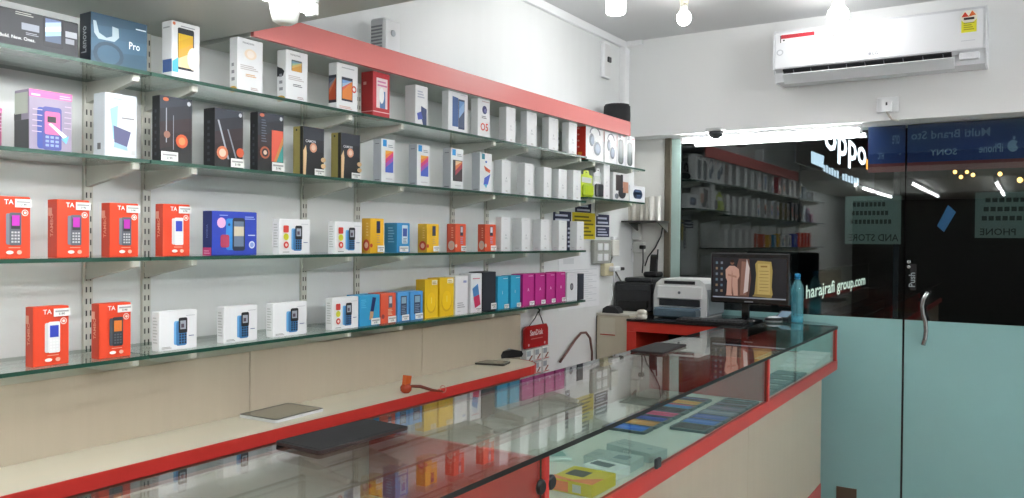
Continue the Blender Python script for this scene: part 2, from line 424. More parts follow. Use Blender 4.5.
def d_orangephone(c, f, s):
    f.rect(.5, .52, .75, .92, '#5b5f70'); f.rect(.54, .66, .72, .88, '#c9ccd8'); f.lines(.45, .28, .75, .5, 5, '#e6c9a4'); f.ell(.12, .25, .1, '#8d3a3a')
    sticker(c, .4, .03, .95, .24)
def d_blue3310(c, f, s):
    f.rect(.28, .22, .8, .88, '#30405c'); f.rect(.34, .62, .74, .84, '#8fa8bc'); f.lines(.34, .28, .74, .58, 5, '#7f8ea4')
    sticker(c, .3, .04, .92, .24)
def d_nokia2(c, f, s):
    f.rr(.3, .12, .62, .84, .05, '#2e8fdc'); f.rr(.44, .1, .72, .86, .05, '#202a3c'); f.rect(.47, .2, .69, .78, '#6b7d94'); f.rect(.47, .44, .69, .66, '#d8cfb4'); f.ell(.36, .70, .025, '#123a78')
    f.ell(.19, .74, .095, '#e9b4dc'); f.rr(.17, .18, .36, .47, .04, '#b23a5a'); f.ell(.865, .24, .07, '#dfe6f6'); f.ell(.865, .24, .045, '#8fa6dc')
    f.lines(.14, .9, .32, .94, 1, '#9fb2ec'); f.lines(.7, .83, .93, .92, 2, '#9fb2ec'); f.lines(.77, .45, .93, .5, 1, '#dfe6f6')
    s.rect(0, 0, .95, .18, '#c93a78'); s.lines(.15, .04, .8, .14, 2, '#e8a5c4'); s.text('NOKIA', .62, .4, .07, '#7184bf', vert=True, wmax=.5)
def d_dark(c, f, s, style=0):
    f.grad(0, 0, 1, 1, ('#101013', '#241418', '#2a1c22', '#22252f', '#2c323e'), .12)
    f.ell(.9, .93, .06, '#cfd4da', rt=.035)
    if style == 0:
        f.ell(.17, .95, .09, '#d2724c', rt=.03); f.rect(.17, .3, .2, .82, '#9fa5b0'); f.rect(.39, .2, .41, .72, '#8b909c'); f.ell(.2, .42, .1, '#9a6a5a'); f.ell(.66, .34, .19, '#d2592e'); f.ell(.66, .34, .11, '#ee8a50')
        sticker(c, 0.0, .02, .52, .16)
    elif style == 1:
        f.poly([(.08, .8), (.14, .8), (.5, .15), (.44, .15)], '#9aa0ab'); f.poly([(.42, .66), (.47, .66), (.78, .16), (.72, .16)], '#7d828e'); f.ell(.25, .25, .2, '#c9704c'); f.ell(.25, .25, .12, '#e8c0a8'); f.ell(.88, .28, .14, '#c9542f')
        sticker(c, .52, .02, 1, .17)
    else:
        f.ell(.15, .95, .09, '#c96a50', rt=.03); f.rect(.52, .18, .97, .72, '#d85a44'); f.poly([(.97, .18), (.97, .5), (.7, .18)], '#3f9a94'); f.poly([(.97, .5), (.7, .18), (.6, .18), (.97, .65)], '#c9864a'); f.ell(.25, .32, .19, '#b05a3c'); f.ell(.25, .32, .13, '#2b2226'); f.ell(.25, .32, .07, '#d8c0a8')
        f.lines(.1, .5, .3, .9, 9, '#5b6170'); sticker(c, .5, .02, 1, .17)
    s.lines(.35, .1, .6, .85, 7, '#3f444c')
def d_olive(c, f, s):
    f.grad(0, 0, 1, 1, ('#0e0f12', '#121318', '#1c1f28', '#2a2f3a'), 0)
    f.text('CAMON', .12, .68, .055, '#d8dade', wmax=.7)
    f.ell(.48, .58, .17, '#d99a7c'); f.ell(.48, .58, .1, '#e9c8b0')
    f.poly([(0, 0), (.12, 0), (.16, .45), (.12, .62), (0, .5)], '#dcb98a')
    f.ell(.95, .35, .12, '#dcb98a', rt=.05); f.ell(.95, .22, .12, '#dcb98a', rt=.05)
    s.rect(.72, 0, 1, 1, '#26261f'); s.ell(.38, .93, .08, '#2b2a20')
    sticker(c, .5, .02, 1, .15)
def d_logo(c, f, s, pic=False, bottom='#d8b04c'):
    f.text('PANASONIC', .2, .9, .035, '#7f828a', wmax=.6)
    if pic: f.rr(.24, .6, .72, .82, .03, '#5e6a70'); f.grad(.26, .6, .70, .79, ('#d8a04c', '#dcb86a', '#9fc4a0', '#7fa6b8'), .1)
    else: f.ell(.5, .72, .24, '#f4e3cf', rt=.1); f.ell(.5, .72, .15, '#f8efe6', rt=.07)
    f.lines(.1, .42, .8, .52, 3, '#c3bcbc'); f.lines(.3, .3, .72, .36, 2, '#d6a36a' if not pic else '#5b5d66'); f.lines(.5, .06, .8, .12, 2, '#c0a9a9')
    s.ell(.45, .04, .5, bottom, rt=.06)
    if pic: s.poly([(.05, .68), (.05, .48), (.7, .48), (.85, .57), (.6, .63)], '#26282e')
    s.lines(.3, .2, .7, .6, 3, '#9b9da3')
def d_gold(c, f, s):
    f.rr(.2, .18, .78, .9, .05, '#2c3038'); f.grad(.22, .22, .74, .8, ('#f2d9a8', '#ecae4a', '#e4b32f', '#e9c02c'), .15); f.ell(.75, .4, .22, '#fff8e8', rt=.2)
    f.lines(.3, .92, .8, .96, 1, '#a8abb4'); f.ell(.06, .95, .05, '#d87a52'); f.poly([(0, .12), (0, .3), (.2, .38), (.2, .12)], '#58bfe0')
    s.poly([(.1, .12), (.1, .34), (1, .34), (1, .12)], '#4a6aa8'); s.lines(.15, .88, .8, .93, 1, '#b0b3b8')
def d_abstract(c, f, s):
    f.rect(.22, .22, .74, .72, '#2c3448'); f.grad(.24, .26, .72, .66, ('#e8893c', '#e8893c', '#df6a52', '#a9c6e2', '#7fa9dc'), .3); f.ell(.8, .5, .12, '#d84a44'); f.ell(.8, .5, .07, '#f4f0ee'); f.lines(.2, .9, .8, .95, 1, '#b8bac0'); f.lines(.1, .06, .7, .12, 2, '#e0a9a0')
    s.rect(.05, .16, .95, .74, '#2c3040'); s.grad(.1, .22, .9, .68, ('#c9542f', '#d87a52', '#8a8fa0', '#5b6478'), .3)
def d_red(c, f, s):
    f.rect(.2, .22, .85, .88, '#efdfe0'); f.rect(.4, .22, .72, .6, '#5a7fb0'); f.ell(.5, .5, .14, '#f4f4f4', rt=.18); f.lines(.25, .7, .8, .86, 2, '#d884b0'); f.rect(0, .12, 1, .14, '#f2d0d0'); s.rect(0, .12, 1, .14, '#e0a0a0'); s.lines(.2, .72, .45, .86, 1, '#e0b0a8')
def d_bluephone(c, f, s):
    f.poly([(.45, .5), (.9, .44), (.9, .02), (.62, .02), (.45, .25)], '#3f4f7c'); f.poly([(.12, .3), (.45, .36), (.6, .18), (.2, .14)], '#5a68c0'); f.lines(.15, .7, .7, .9, 3, '#b9bfd0')
def d_note(c, f, s):
    f.poly([(.2, .14), (.5, .14), (.5, .82), (.2, .84)], '#3f629c'); f.rect(.5, .1, .82, .8, '#2c4068'); f.grad(.53, .14, .8, .76, ('#4a5878', '#8fb3dc', '#6b9ad0'), .2); f.lines(.6, .9, .9, .93, 1, '#c2c6cc')
def d_five(c, f, s):
    f.ell(.55, .72, .2, '#32366e'); f.ell(.6, .7, .1, '#6a6aa0'); f.lines(.3, .5, .7, .58, 2, '#5d5f66'); f.text('O5', .2, .18, .2, '#d8432e', wmax=.7); f.lines(.3, .92, .9, .96, 1, '#c0a0a0')
def d_headphone(c, f, s, tone='#34465c', small=False):
    for k in range(10):
        a = math.pi * (k / 10); b_ = math.pi * ((k + 1) / 10)
        if small and k > 6: continue
        q = lambda an, r: (.5 + r * .9 * math.cos(an) * .8, .62 + r * .42 * math.sin(an))
        f.poly([q(a, .42), q(b_, .42), q(b_, .34), q(a, .34)], tone); f.l -= 1
    f.l += 1
    f.ell(.32, .48, .14, tone, rt=.15); f.ell(.36, .47, .09, '#6b7f98', rt=.10); f.ell(.62, .3, .2, tone, rt=.16); f.ell(.64, .3, .13, '#7488a2', rt=.11)
    f.rect(.06, .9, .16, .97, '#d8432e'); f.rect(.97, .5, 1, .95, '#d88a86')
    s.rect(.15, .12, .6, .18, '#f0a030')
    for k in range(5): s.ell(.2, .3 + .14 * k, .12, '#f0b0a4', rt=.02)
def d_speaker(c, f, s):
    f.rr(.10, .06, .72, .80, .2, '#3f4c4c'); f.rr(.24, .1, .58, .76, .14, '#5b6a6a'); f.rect(.08, .84, .4, .97, '#8a8f94'); f.lines(.6, .9, .9, .95, 1, '#d86a6a')
def d_pinkphone(c, f, s):
    f.rect(0, .88, 1, 1, '#e86aa8'); f.lines(.05, .9, .25, .97, 1, '#f8d0e4'); f.lines(.7, .9, .98, .97, 2, '#f8d0e4')
    keypad_phone(f, .30, .02, .74, .74, '#4a4f96', '#3b4fa0', '#2a2c30', '#8fa6dc'); f.rr(.34, .28, .70, .66, .04, '#dc6aa0'); f.rect(.40, .48, .6, .58, '#22242a'); f.poly([(.42, .45), (.48, .47), (.85, .28), (.8, .22)], '#f2f2f4'); f.poly([(.72, .22), (.9, .28), (.84, .14)], '#6ab4e6')
    for t in range(5): f.rect(.04, .3 + t * .09, .26, .315 + t * .09, '#c9b6cc'); f.rect(.78, .4 + t * .09, .96, .415 + t * .09, '#c9b6cc')
    s.rect(0, .0, 1, .5, '#2b2d31'); s.rect(.0, .5, .5, .62, '#2b2d31'); s.rect(.05, .6, .95, .95, '#b9c0b4')
def d_j(c, f, s):
    f.poly([(.15, .75), (.4, .82), (.36, .3), (.25, .28)], '#98c8e4'); f.poly([(.25, .5), (.8, .42), (.68, .18), (.28, .24)], '#5c5e84'); f.poly([(.28, .24), (.68, .18), (.7, .12), (.26, .16)], '#98bedc'); f.rect(.5, .62, .9, .64, '#8a8a90'); f.lines(.25, .91, .5, .94, 1, '#9fb6c4'); f.rect(.8, .06, .92, .13, '#c4c6c8')
    s.rect(.35, .12, .65, .22, '#6a6c70')
def d_bigdark(c, f, s):
    f.rr(.70, .20, .87, 1.0, .02, '#141922'); f.grad(.72, .34, .85, .95, ('#4a5a74', '#8fb6d0', '#dfe9ef', '#9fb6cc', '#5a6a90'), .1); f.rect(.53, .52, .67, .70, '#8a929e'); f.rect(.885, .56, .985, .72, '#9a9fa6'); f.rect(.885, .38, .96, .52, '#868c94')
    f.text('Bold. New. Ones.', .36, .24, .09, '#d8dcde', wmax=.34); f.lines(.48, .88, .62, .98, 2, '#b0b2ac'); f.lines(.56, .40, .66, .48, 2, '#989ea8')
def d_teal(c, f, s):
    f.grad(0, 0, 1, 1, ('#34566c', '#3a5f78', '#365870', '#2e4d62'), .1)
    f.ell(.30, .22, .27, '#2a4658', rt=.26); f.ell(.30, .22, .2, '#385c74', rt=.19)
    pts = [(.04, .86)] + [(.04 + .42 * k / 8, .62 - .12 * math.sin(math.pi * k / 8) + (.18 if k == 8 else 0)) for k in range(9)] + [(.52, .8), (.5, .6), (.36, .46), (.14, .47), (.06, .6)]
    f.poly([(.03, .84), (.08, .84), (.13, .62), (.26, .55), (.36, .6), (.36, .8), (.47, .78), (.48, .6), (.40, .5), (.12, .50), (.05, .6)], '#a4b6c0')
    f.text('Pro', .66, .42, .15, '#e6eef2', wmax=.2); f.lines(.78, .84, .97, .9, 1, '#d4e0e6')
    s.text('Lenovo', .62, .22, .18, '#b9c0c6', vert=True, wmax=.52)
def d_smallphone(c, f, s):
    f.lines(.15, .86, .8, .92, 1, '#d07a8a'); f.poly([(.12, .62), (.62, .74), (.86, .2), (.36, .12)], '#4a86c0'); f.poly([(.22, .4), (.74, .46), (.86, .2), (.36, .12)], '#c8305c'); sticker(c, .34, .02, .86, .14)
def d_oval(c, f, s): f.ell(.45, .5, .16, '#4b4f58', rt=.13); f.ell(.45, .5, .1, '#7d828c', rt=.08); f.lines(.2, .9, .6, .94, 1, '#cfd0d4')
def d_whitedoc(c, f, s): f.rect(.62, .82, .88, .88, '#8f9cc8'); f.lines(.15, .18, .75, .34, 3, '#a9aab0'); f.lines(.15, .08, .4, .12, 1, '#c0c0c4')
def d_black(c, f, s): sticker(c, .55, .04, .97, .2)
def d_watch(c, f, s): f.rect(.15, .35, .6, .92, '#3a3030'); f.rect(.45, .7, .6, .95, '#1c1c20'); f.ell(.55, .28, .25, '#2a2c34', rt=.2); f.rect(.6, .3, .95, .7, '#c08a74'); f.ell(.2, .15, .12, '#6a6f78', rt=.1)
def d_bluedev(c, f, s): f.rr(.2, .22, .82, .78, .15, '#34496c'); f.rr(.3, .4, .75, .7, .1, '#5a76a0'); f.ell(.35, .36, .1, '#1f2c44', rt=.12)
D = {k[2:]: v for k, v in globals().items() if k.startswith('d_') and callable(v)}

def carton(z, px_side, px_cor, px_right, py_top, body, design, label, name='phone_carton', xf=-1.828, group=None, side=None, depth=None, cat='box', **kw):
    p0 = on_x(px_cor, py_top, xf); p1 = on_x(px_right, py_top, xf)
    h = p0.z - z; w = p1.y - p0.y
    if depth is None:
        q = on_y(px_side, py_top, p0.y); depth = max(.03, min(.15, xf - q.x))
    d = depth
    b = MB(); bm_ = mat(body, .5, noise=.02, scale=(40, 40, 40))
    b.box((-d / 2, -w / 2, 0), (d / 2, w / 2, h), bm_, c=.0012)
    o = b.build(name, None, (xf - d / 2, (p0.y + p1.y) / 2, z + .0004))
    tag(o, label, cat, group)
    c = {'o': o, 'dims': (d, w, h)}
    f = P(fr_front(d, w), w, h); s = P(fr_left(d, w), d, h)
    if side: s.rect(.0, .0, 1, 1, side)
    if design: D[design](c, f, s, **kw)
    f.build('front_print', o); s.build('side_print', o)
    part('lid_flap', o, lambda q: q.box((-d / 2 + .002, -w / 2 + .002, h), (d / 2 - .002, w / 2 - .002, h + .0006), bm_))
    return o
WH = '#eceef0'
G1, G2, G3, G4 = ['phone cartons on the %s shelf' % n for n in ORD]
def C(zz, g, rows):
    for r in rows:
        r = list(r); kw = r.pop() if isinstance(r[-1], dict) else {}
        carton(zz, *r, group=g, **kw)
C(Z1, G1, [
 (-60, -52, 78.5, -6, '#303338', 'bigdark', 'large dark grey carton with white handset picture at top left corner', {'depth': .07}),
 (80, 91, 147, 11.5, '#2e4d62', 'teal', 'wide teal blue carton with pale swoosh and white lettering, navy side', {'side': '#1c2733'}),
 (162, 172, 200, 20, WH, 'gold', 'white carton printed with a golden yellow smartphone on the top shelf'),
 (229.5, 237.5, 263, 36.5, WH, 'logo', 'white carton with faint cream emblem, on the top shelf under the loft edge'),
 (277, 286, 308, 49, WH, 'logo', 'white carton with small landscape photo and black arrow on its side', {'pic': True}),
 (328.5, 337, 358, 62, WH, 'abstract', 'white carton with orange and blue smartphone pictures on front and side'),
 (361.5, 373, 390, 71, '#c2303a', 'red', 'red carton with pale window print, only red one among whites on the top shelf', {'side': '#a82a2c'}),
 (405, 415.5, 428, 84.5, WH, 'bluephone', 'narrow white carton with slanted blue handset, right of the red carton'),
 (442, 448.5, 468, 88, WH, 'note', 'white carton with dark blue smartphone pair picture on the top shelf'),
 (471, 478, 490, 97.5, WH, 'five', 'white carton with large red characters and a dark round emblem'),
 (499, 506.5, 515.7, 106.5, WH, 'plain', 'first plain white carton right of the one with red characters, top shelf'),
 (520.5, 527, 537, 111, WH, 'plain', 'second plain white carton right of the one with red characters, top shelf'),
 (542, 549, 558.5, 117, WH, 'plain', 'third plain white carton right of the one with red characters, top shelf'),
 (562, 569, 577, 122, WH, 'plain', 'plain white carton touching the red-sided headphone carton, top shelf'),
])
C(Z1R, 'headphone and speaker cartons on the short top shelf', [
 (577, 586, 604, 115.5, '#eceef0', 'headphone', 'large white headphone carton with bright red side panel', {'side': '#d8301f', 'name': 'headphone_carton'}),
 (599, 605, 617, 124, '#eceef0', 'headphone', 'smaller white headphone carton right of the red-sided one', {'name': 'headphone_carton', 'depth': .05}),
 (612, 617.5, 626, 132, '#eceef0', 'speaker', 'white carton with grey upright speaker picture, left one of two', {'name': 'speaker_carton', 'depth': .05}),
 (620, 626.5, 635, 135, '#eceef0', 'speaker', 'white carton with grey upright speaker picture, right one of two', {'name': 'speaker_carton', 'depth': .05}),
])
C(Z2, G2, [
 (-50, -42, 2, 103, '#8a3a5e', 'pinkphone', 'plum carton cut off by the left picture border on the second shelf'),
 (14.5, 29, 72, 88.5, '#9c92a8', 'pinkphone', 'lilac carton with pink banner and a blue keypad handset picture'),
 (93.5, 105, 137, 92, '#d4dce2', 'j', 'white carton with pale blue slanted phone drawing on the second shelf'),
 (152, 160, 192, 95, '#232428', 'dark', 'dark carton with orange glow right of centre and sticker at lower left', {'style': 0}),
 (203.5, 215, 243, 107.5, '#232428', 'dark', 'dark carton with two slanting grey lines and round orange emblems', {'style': 1}),
 (250, 258, 283.5, 111.5, '#232428', 'dark', 'dark carton with tall coral red panel on its right half', {'style': 2}),
 (293, 303, 324, 126, '#9a9052', 'olive', 'black carton with olive side, left one of the two held by printed fingers'),
 (331, 341, 360, 132.5, '#9a9052', 'olive', 'black carton with olive side, right one of the two held by printed fingers'),
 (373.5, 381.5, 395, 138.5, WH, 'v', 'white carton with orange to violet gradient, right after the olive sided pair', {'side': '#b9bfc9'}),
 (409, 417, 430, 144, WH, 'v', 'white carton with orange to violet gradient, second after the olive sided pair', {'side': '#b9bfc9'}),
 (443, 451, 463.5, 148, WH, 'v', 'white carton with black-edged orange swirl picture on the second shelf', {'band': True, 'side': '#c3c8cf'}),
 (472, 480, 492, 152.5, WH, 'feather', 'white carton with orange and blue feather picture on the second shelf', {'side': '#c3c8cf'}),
 (494, 502, 511, 160, WH, 'plain', 'first plain white carton right of the feather carton, second shelf'),
 (517, 525, 533.5, 163, WH, 'plain', 'second plain white carton right of the feather carton, second shelf'),
 (535, 544, 551.5, 167, WH, 'plain', 'third plain white carton right of the feather carton, second shelf'),
 (552, 559, 567, 169, WH, 'plain', 'fourth plain white carton right of the feather carton, second shelf'),
 (566, 573.5, 581, 170, WH, 'plain', 'plain white carton touching the lime blister pack, second shelf'),
])
C(Z2R, 'accessory packs on the short second shelf', [
 (600, 604, 610, 163, '#e8e9ea', 'plain', 'tall narrow white accessory carton between blister pack and watch carton', {'depth': .05, 'name': 'accessory_carton'}),
 (609, 613.5, 629, 172, '#d9d9da', 'watch', 'white carton with dark watch picture on the short second shelf', {'depth': .06, 'name': 'watch_carton'}),
 (626, 630, 645, 185, '#e3e5e8', 'bluedev', 'low white carton with dark blue gadget picture at the shelf end', {'depth': .06, 'name': 'gadget_carton'}),
])
OR = '#e4431c'
C(Z3, G3, [
 (-18, -6, 30.5, 196, OR, 'tambo', 'orange carton with magenta-screen handset cut by the left border, third shelf'),
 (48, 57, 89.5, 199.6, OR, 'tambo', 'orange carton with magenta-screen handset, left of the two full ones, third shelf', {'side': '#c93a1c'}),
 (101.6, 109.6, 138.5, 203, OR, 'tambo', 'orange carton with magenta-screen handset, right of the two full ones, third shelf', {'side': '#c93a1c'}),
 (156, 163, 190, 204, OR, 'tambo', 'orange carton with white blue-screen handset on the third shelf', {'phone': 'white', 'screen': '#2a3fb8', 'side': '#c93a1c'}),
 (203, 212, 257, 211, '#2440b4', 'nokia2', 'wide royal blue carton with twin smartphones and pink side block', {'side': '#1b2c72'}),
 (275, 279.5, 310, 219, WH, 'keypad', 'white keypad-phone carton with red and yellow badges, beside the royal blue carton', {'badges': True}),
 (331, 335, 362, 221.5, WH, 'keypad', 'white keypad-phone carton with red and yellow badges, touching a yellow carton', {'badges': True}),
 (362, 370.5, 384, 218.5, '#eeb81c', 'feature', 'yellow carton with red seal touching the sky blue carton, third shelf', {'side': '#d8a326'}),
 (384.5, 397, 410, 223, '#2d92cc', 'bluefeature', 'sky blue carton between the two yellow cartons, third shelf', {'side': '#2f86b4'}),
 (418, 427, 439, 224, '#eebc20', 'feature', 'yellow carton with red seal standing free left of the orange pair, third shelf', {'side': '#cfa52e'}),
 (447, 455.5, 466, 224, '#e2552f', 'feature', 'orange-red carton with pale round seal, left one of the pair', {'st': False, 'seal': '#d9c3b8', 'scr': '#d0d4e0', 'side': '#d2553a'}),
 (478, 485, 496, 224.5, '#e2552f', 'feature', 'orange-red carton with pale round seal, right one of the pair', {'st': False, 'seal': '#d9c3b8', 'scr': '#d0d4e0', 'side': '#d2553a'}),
 (496, 501.5, 510.5, 217, WH, 'plain', 'first plain white carton right of the orange-red pair, third shelf'),
 (513, 522, 530.5, 218, WH, 'plain', 'second plain white carton right of the orange-red pair, third shelf'),
 (533, 541, 549.5, 219.5, WH, 'plain', 'third plain white carton right of the orange-red pair, third shelf'),
 (552, 559, 567, 220.5, WH, 'plain', 'fourth plain white carton right of the orange-red pair, third shelf'),
 (570, 577, 584, 221.5, WH, 'plain', 'last plain white carton at the right end of the third shelf'),
])
PK, CY, YL = '#bb2385', '#2aa4cc', '#eabf10'
C(Z4, G4, [
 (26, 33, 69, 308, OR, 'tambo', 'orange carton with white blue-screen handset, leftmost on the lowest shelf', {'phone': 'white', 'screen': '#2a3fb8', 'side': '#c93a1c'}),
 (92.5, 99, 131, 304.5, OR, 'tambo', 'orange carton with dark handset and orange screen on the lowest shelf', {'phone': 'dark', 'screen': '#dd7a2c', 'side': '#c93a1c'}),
 (155, 159, 197, 312.5, WH, 'keypad', 'white keypad-phone carton without badges, first after the orange ones, lowest shelf'),
 (219, 224, 257.5, 307.5, WH, 'keypad', 'white keypad-phone carton without badges, second after the orange ones, lowest shelf'),
 (270, 273, 307, 304, WH, 'keypad', 'white keypad-phone carton without badges, third after the orange ones, lowest shelf'),
 (329, 332.5, 358.5, 298.5, WH, 'keypad', 'white keypad-phone carton with red and yellow badges on the lowest shelf', {'badges': True}),
 (357, 360, 380, 296, '#2c9ccc', 'cyanphone', 'cyan carton with slanted dark blue handset on the lowest shelf', {'depth': .06}),
 (378, 381, 396, 294, '#dd5636', 'orangephone', 'small coral carton between blue cartons on the lowest shelf', {'depth': .06}),
 (394, 397.5, 409, 293, '#4a9ad8', 'blue3310', 'light blue carton with dark handset window touching the coral carton', {'depth': .06}),
 (407, 410.5, 423, 292, '#4a9ad8', 'blue3310', 'light blue carton with dark handset window touching the yellow carton', {'depth': .06}),
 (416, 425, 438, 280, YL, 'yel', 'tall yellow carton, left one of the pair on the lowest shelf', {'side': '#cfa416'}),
 (435, 440, 454, 278.5, YL, 'yel', 'tall yellow carton, right one of the pair on the lowest shelf', {'depth': .06}),
 (451, 455.5, 468, 276.5, '#e8e9ec', 'whitedoc', 'white carton with small grey print right of the yellow pair', {'depth': .06}),
 (466, 471, 482, 274, '#e8e9ec', 'smallphone', 'white carton with blue and crimson phone picture beside the black carton', {'depth': .06}),
 (477, 483, 496, 272.5, '#1b202c', 'black', 'plain black carton with a small price sticker', {'depth': .07}),
 (494, 498, 508.5, 277, CY, 'a', 'cyan carton, left one of the pair beside the black carton', {'depth': .05, 'glyph': 'l'}),
 (508, 511, 520.5, 276, CY, 'a', 'cyan carton, right one of the pair, touching the magenta cartons', {'depth': .05, 'glyph': 'l'}),
 (519, 523, 534, 274.5, PK, 'a', 'first of four magenta cartons, counted from the cyan pair', {'depth': .06}),
 (531, 535.5, 545, 274, PK, 'a', 'second of four magenta cartons, counted from the cyan pair', {'depth': .06}),
 (543, 546.5, 555, 273.5, PK, 'a', 'third of four magenta cartons, counted from the cyan pair', {'depth': .06}),
 (552, 556.5, 565.5, 272.5, PK, 'a', 'fourth of four magenta cartons, counted from the cyan pair', {'depth': .06}),
 (563, 567, 577.5, 273, '#dcdee2', 'oval', 'white carton with dark oval emblem right of the magenta cartons', {'depth': .05}),
 (575, 578.5, 584, 274, '#262c3a', None, 'narrow dark navy carton at the right end of the lowest shelf', {'depth': .03}),
])
# blister packs on the short second shelf
def blister(px0, px1, py_top, z, card, mid, label):
    a = on_x(px0, py_top, -1.84); b_ = on_x(px1, py_top, -1.84); w = b_.y - a.y; h = a.z - z
    o = empty('blister_pack', (-1.845, (a.y + b_.y) / 2, z + .0005)); tag(o, label, 'blister pack', 'accessory packs on the short second shelf')
    def f(b): b.prism([(-w / 2, 0), (w / 2, 0), (w / 2, h * .82), (w * .22, h * .86), (w * .18, h), (-w * .18, h), (-w * .22, h * .86), (-w / 2, h * .82)], 0, -.004, 0, mat(card, .4))
    part('card', o, f)
    part('hang_hole', o, lambda b: b.box((0, -.006, h * .91), (.0006, .006, h * .94), BLACK))
    part('bubble', o, lambda b: b.box((0, -w * .4, h * .06), (.016, w * .4, h * .48), mat(mid, .3), c=.006))
    part('label_strip', o, lambda b: b.box((0, -w * .4, h * .55), (.001, w * .4, h * .74), mat('#d4d8d4', .4)))
blister(581.5, 593.5, 169.5, Z2R, '#c4d81c', '#b8d40e', 'lime green blister pack on the short second shelf')
blister(594.5, 603.5, 167.5, Z2R, '#e6e8ea', '#3a3d42', 'white blister pack with a small dark gadget beside the lime pack')
# black headset at shelf end
hs = empty('headset', (-1.88, 4.125, Z1R + .0005)); tag(hs, 'black folded headset hanging at the end of the top shelf', 'headset')
part('headband', hs, lambda b: b.tube([(0, .028 * math.cos(a), .055 + .055 * math.sin(a)) for a in [math.pi * k / 8 for k in range(9)]], .005, BLACK, 8))
part('ear_pad', hs, lambda b: b.lathe([(.012, -.008), (.02, -.004), (.02, .006), (.012, .009)], (0, .026, .026), BLACK, 14, axis=1))
part('ear_pad', hs, lambda b: b.lathe([(.012, -.008), (.02, -.004), (.02, .006), (.012, .009)], (0, -.026, .026), BLACK, 14, axis=1))

# ---- things on the pelmet
sp = empty('round_speaker', (-1.925, 4.02 - .14, 2.0725)); 
SPM = mat('#15171b', .75, noise=.25, scale=(300, 300, 300), bump=.3)
sp.location = on_x(617, 112, -1.925); sp.location.z = 2.0725
tag(sp, 'black fabric round speaker at the end of the red pelmet', 'speaker')
part('grille', sp, lambda b: b.lathe([(.066, 0), (.072, .006), (.074, .05), (.072, .105), (.066, .11)], (0, 0, 0), SPM, 32))
part('top_ring', sp, lambda b: b.lathe([(.066, .11), (.067, .114), (.05, .115)], (0, 0, 0), BLACK, 32))
wb = empty('white_dispenser', (-1.95, 2.205, 2.0725)); tag(wb, 'small white plastic dispenser box standing on the red pelmet', 'dispenser')
part('casing', wb, lambda b: b.box((-.035, -.045, 0), (.035, .045, .15), WHITE, c=.008))
part('side_vent', wb, lambda b: [b.box((-.025, -.0465, .02 + k * .012), (.025, -.045, .026 + k * .012), mat('#9fa3a8', .5)) for k in range(9)])
part('front_button', wb, lambda b: b.lathe([(.012, 0), (.012, .003), (.008, .004)], (.035, 0, .1), mat('#c4ccd2', .3), 14, axis=0))

# ================================================================== WALL COUNTER
wc = empty('wall_counter', (-1.83, 1.0, 0)); tag(wc, 'cream laminate wall counter with bright red front edge below the shelves', 'counter')
ZB = .932
def _top(b):
    o = [(-1.929, -1.2), (-1.716, -1.2), (-1.716, 2.80)]
    for k in range(9): an = math.pi / 2 * k / 8; o.append((-1.856 + .14 * math.cos(an), 2.83 + .14 * math.sin(an)))
    o += [(-1.929, 2.97)]
    b.prism([(x + 1.83, y - 1.0) for x, y in o], 2, ZB - .03, ZB, CREAMTOP)
part('worktop', wc, _top)
def _edge(b):
    o = [(-1.714, -1.2), (-1.714, 2.80)]
    for k in range(9): an = math.pi / 2 * k / 8; o.append((-1.856 + .142 * math.cos(an), 2.83 + .142 * math.sin(an)))
    inn = [(x - .0, y) for x, y in o]
    pts = [(x + 1.83, y - 1.0) for x, y in o]
    for (a, c) in zip(pts[:-1], pts[1:]):
        n = Vector((c[1] - a[1], -(c[0] - a[0]))).normalized() * .004
        b.face([(a[0] + n.x, a[1] + n.y, ZB - .034), (c[0] + n.x, c[1] + n.y, ZB - .034), (c[0] + n.x, c[1] + n.y, ZB + .0006), (a[0] + n.x, a[1] + n.y, ZB + .0006)], RED)
        b.face([(a[0] + n.x, a[1] + n.y, ZB + .0006), (c[0] + n.x, c[1] + n.y, ZB + .0006), (c[0], c[1], ZB + .0006), (a[0], a[1], ZB + .0006)], RED)
part('red_edging', wc, _edge)
part('cupboard_front', wc, lambda b: b.box((-1.925 + 1.83, -2.2, .0), (-1.745 + 1.83, 1.80, ZB - .03), mat('#9a6a60', .4, noise=.05, scale=(6, 6, 6))))
# things on it
def slab(name, pts, z, th, m, label, cat, screen=None, sm=None, m2=None):
    """thin rounded slab from four top corners (measured)"""
    c = sum(pts, Vector((0, 0, 0))) / 4
    ux = (pts[1] - pts[0] + pts[2] - pts[3]); ux.z = 0; L = ux.length / 2; ux.normalize()
    uy = Vector((-ux.y, ux.x, 0)); Wd = abs((pts[3] - pts[0] + pts[2] - pts[1]).dot(uy)) / 2
    o = empty(name, (c.x, c.y, z), math.atan2(ux.y, ux.x)); tag(o, label, cat)
    def outl(l, w, r):
        q = []
        for (sx, sy, st) in ((1, 1, 0), (-1, 1, 1), (-1, -1, 2), (1, -1, 3)):
            for k in range(4): an = math.pi / 2 * (st + k / 3); q.append((sx * (l / 2 - r) + r * math.cos(an), sy * (w / 2 - r) + r * math.sin(an)))
        return q
    part('body', o, lambda b: b.prism(outl(L, Wd, .01), 2, .0004, th, m, mside=m2))
    if screen: part(screen, o, lambda b: b.prism(outl(L - .018, Wd - .018, .004), 2, th, th + .0006, sm))
    return o
def zs(ps, z): return [on_z(x, y, z) for x, y in ps]
slab('tablet', zs([(241, 414), (290.7, 402.5), (322.5, 409), (272.7, 421.5)], ZB + .008), ZB, .009, mat('#26292b', .4), 'grey-screened tablet lying on the cream wall counter', 'tablet', 'screen', mat('#7b7868', .15, coat=.5), mat('#cfd2d4', .3))
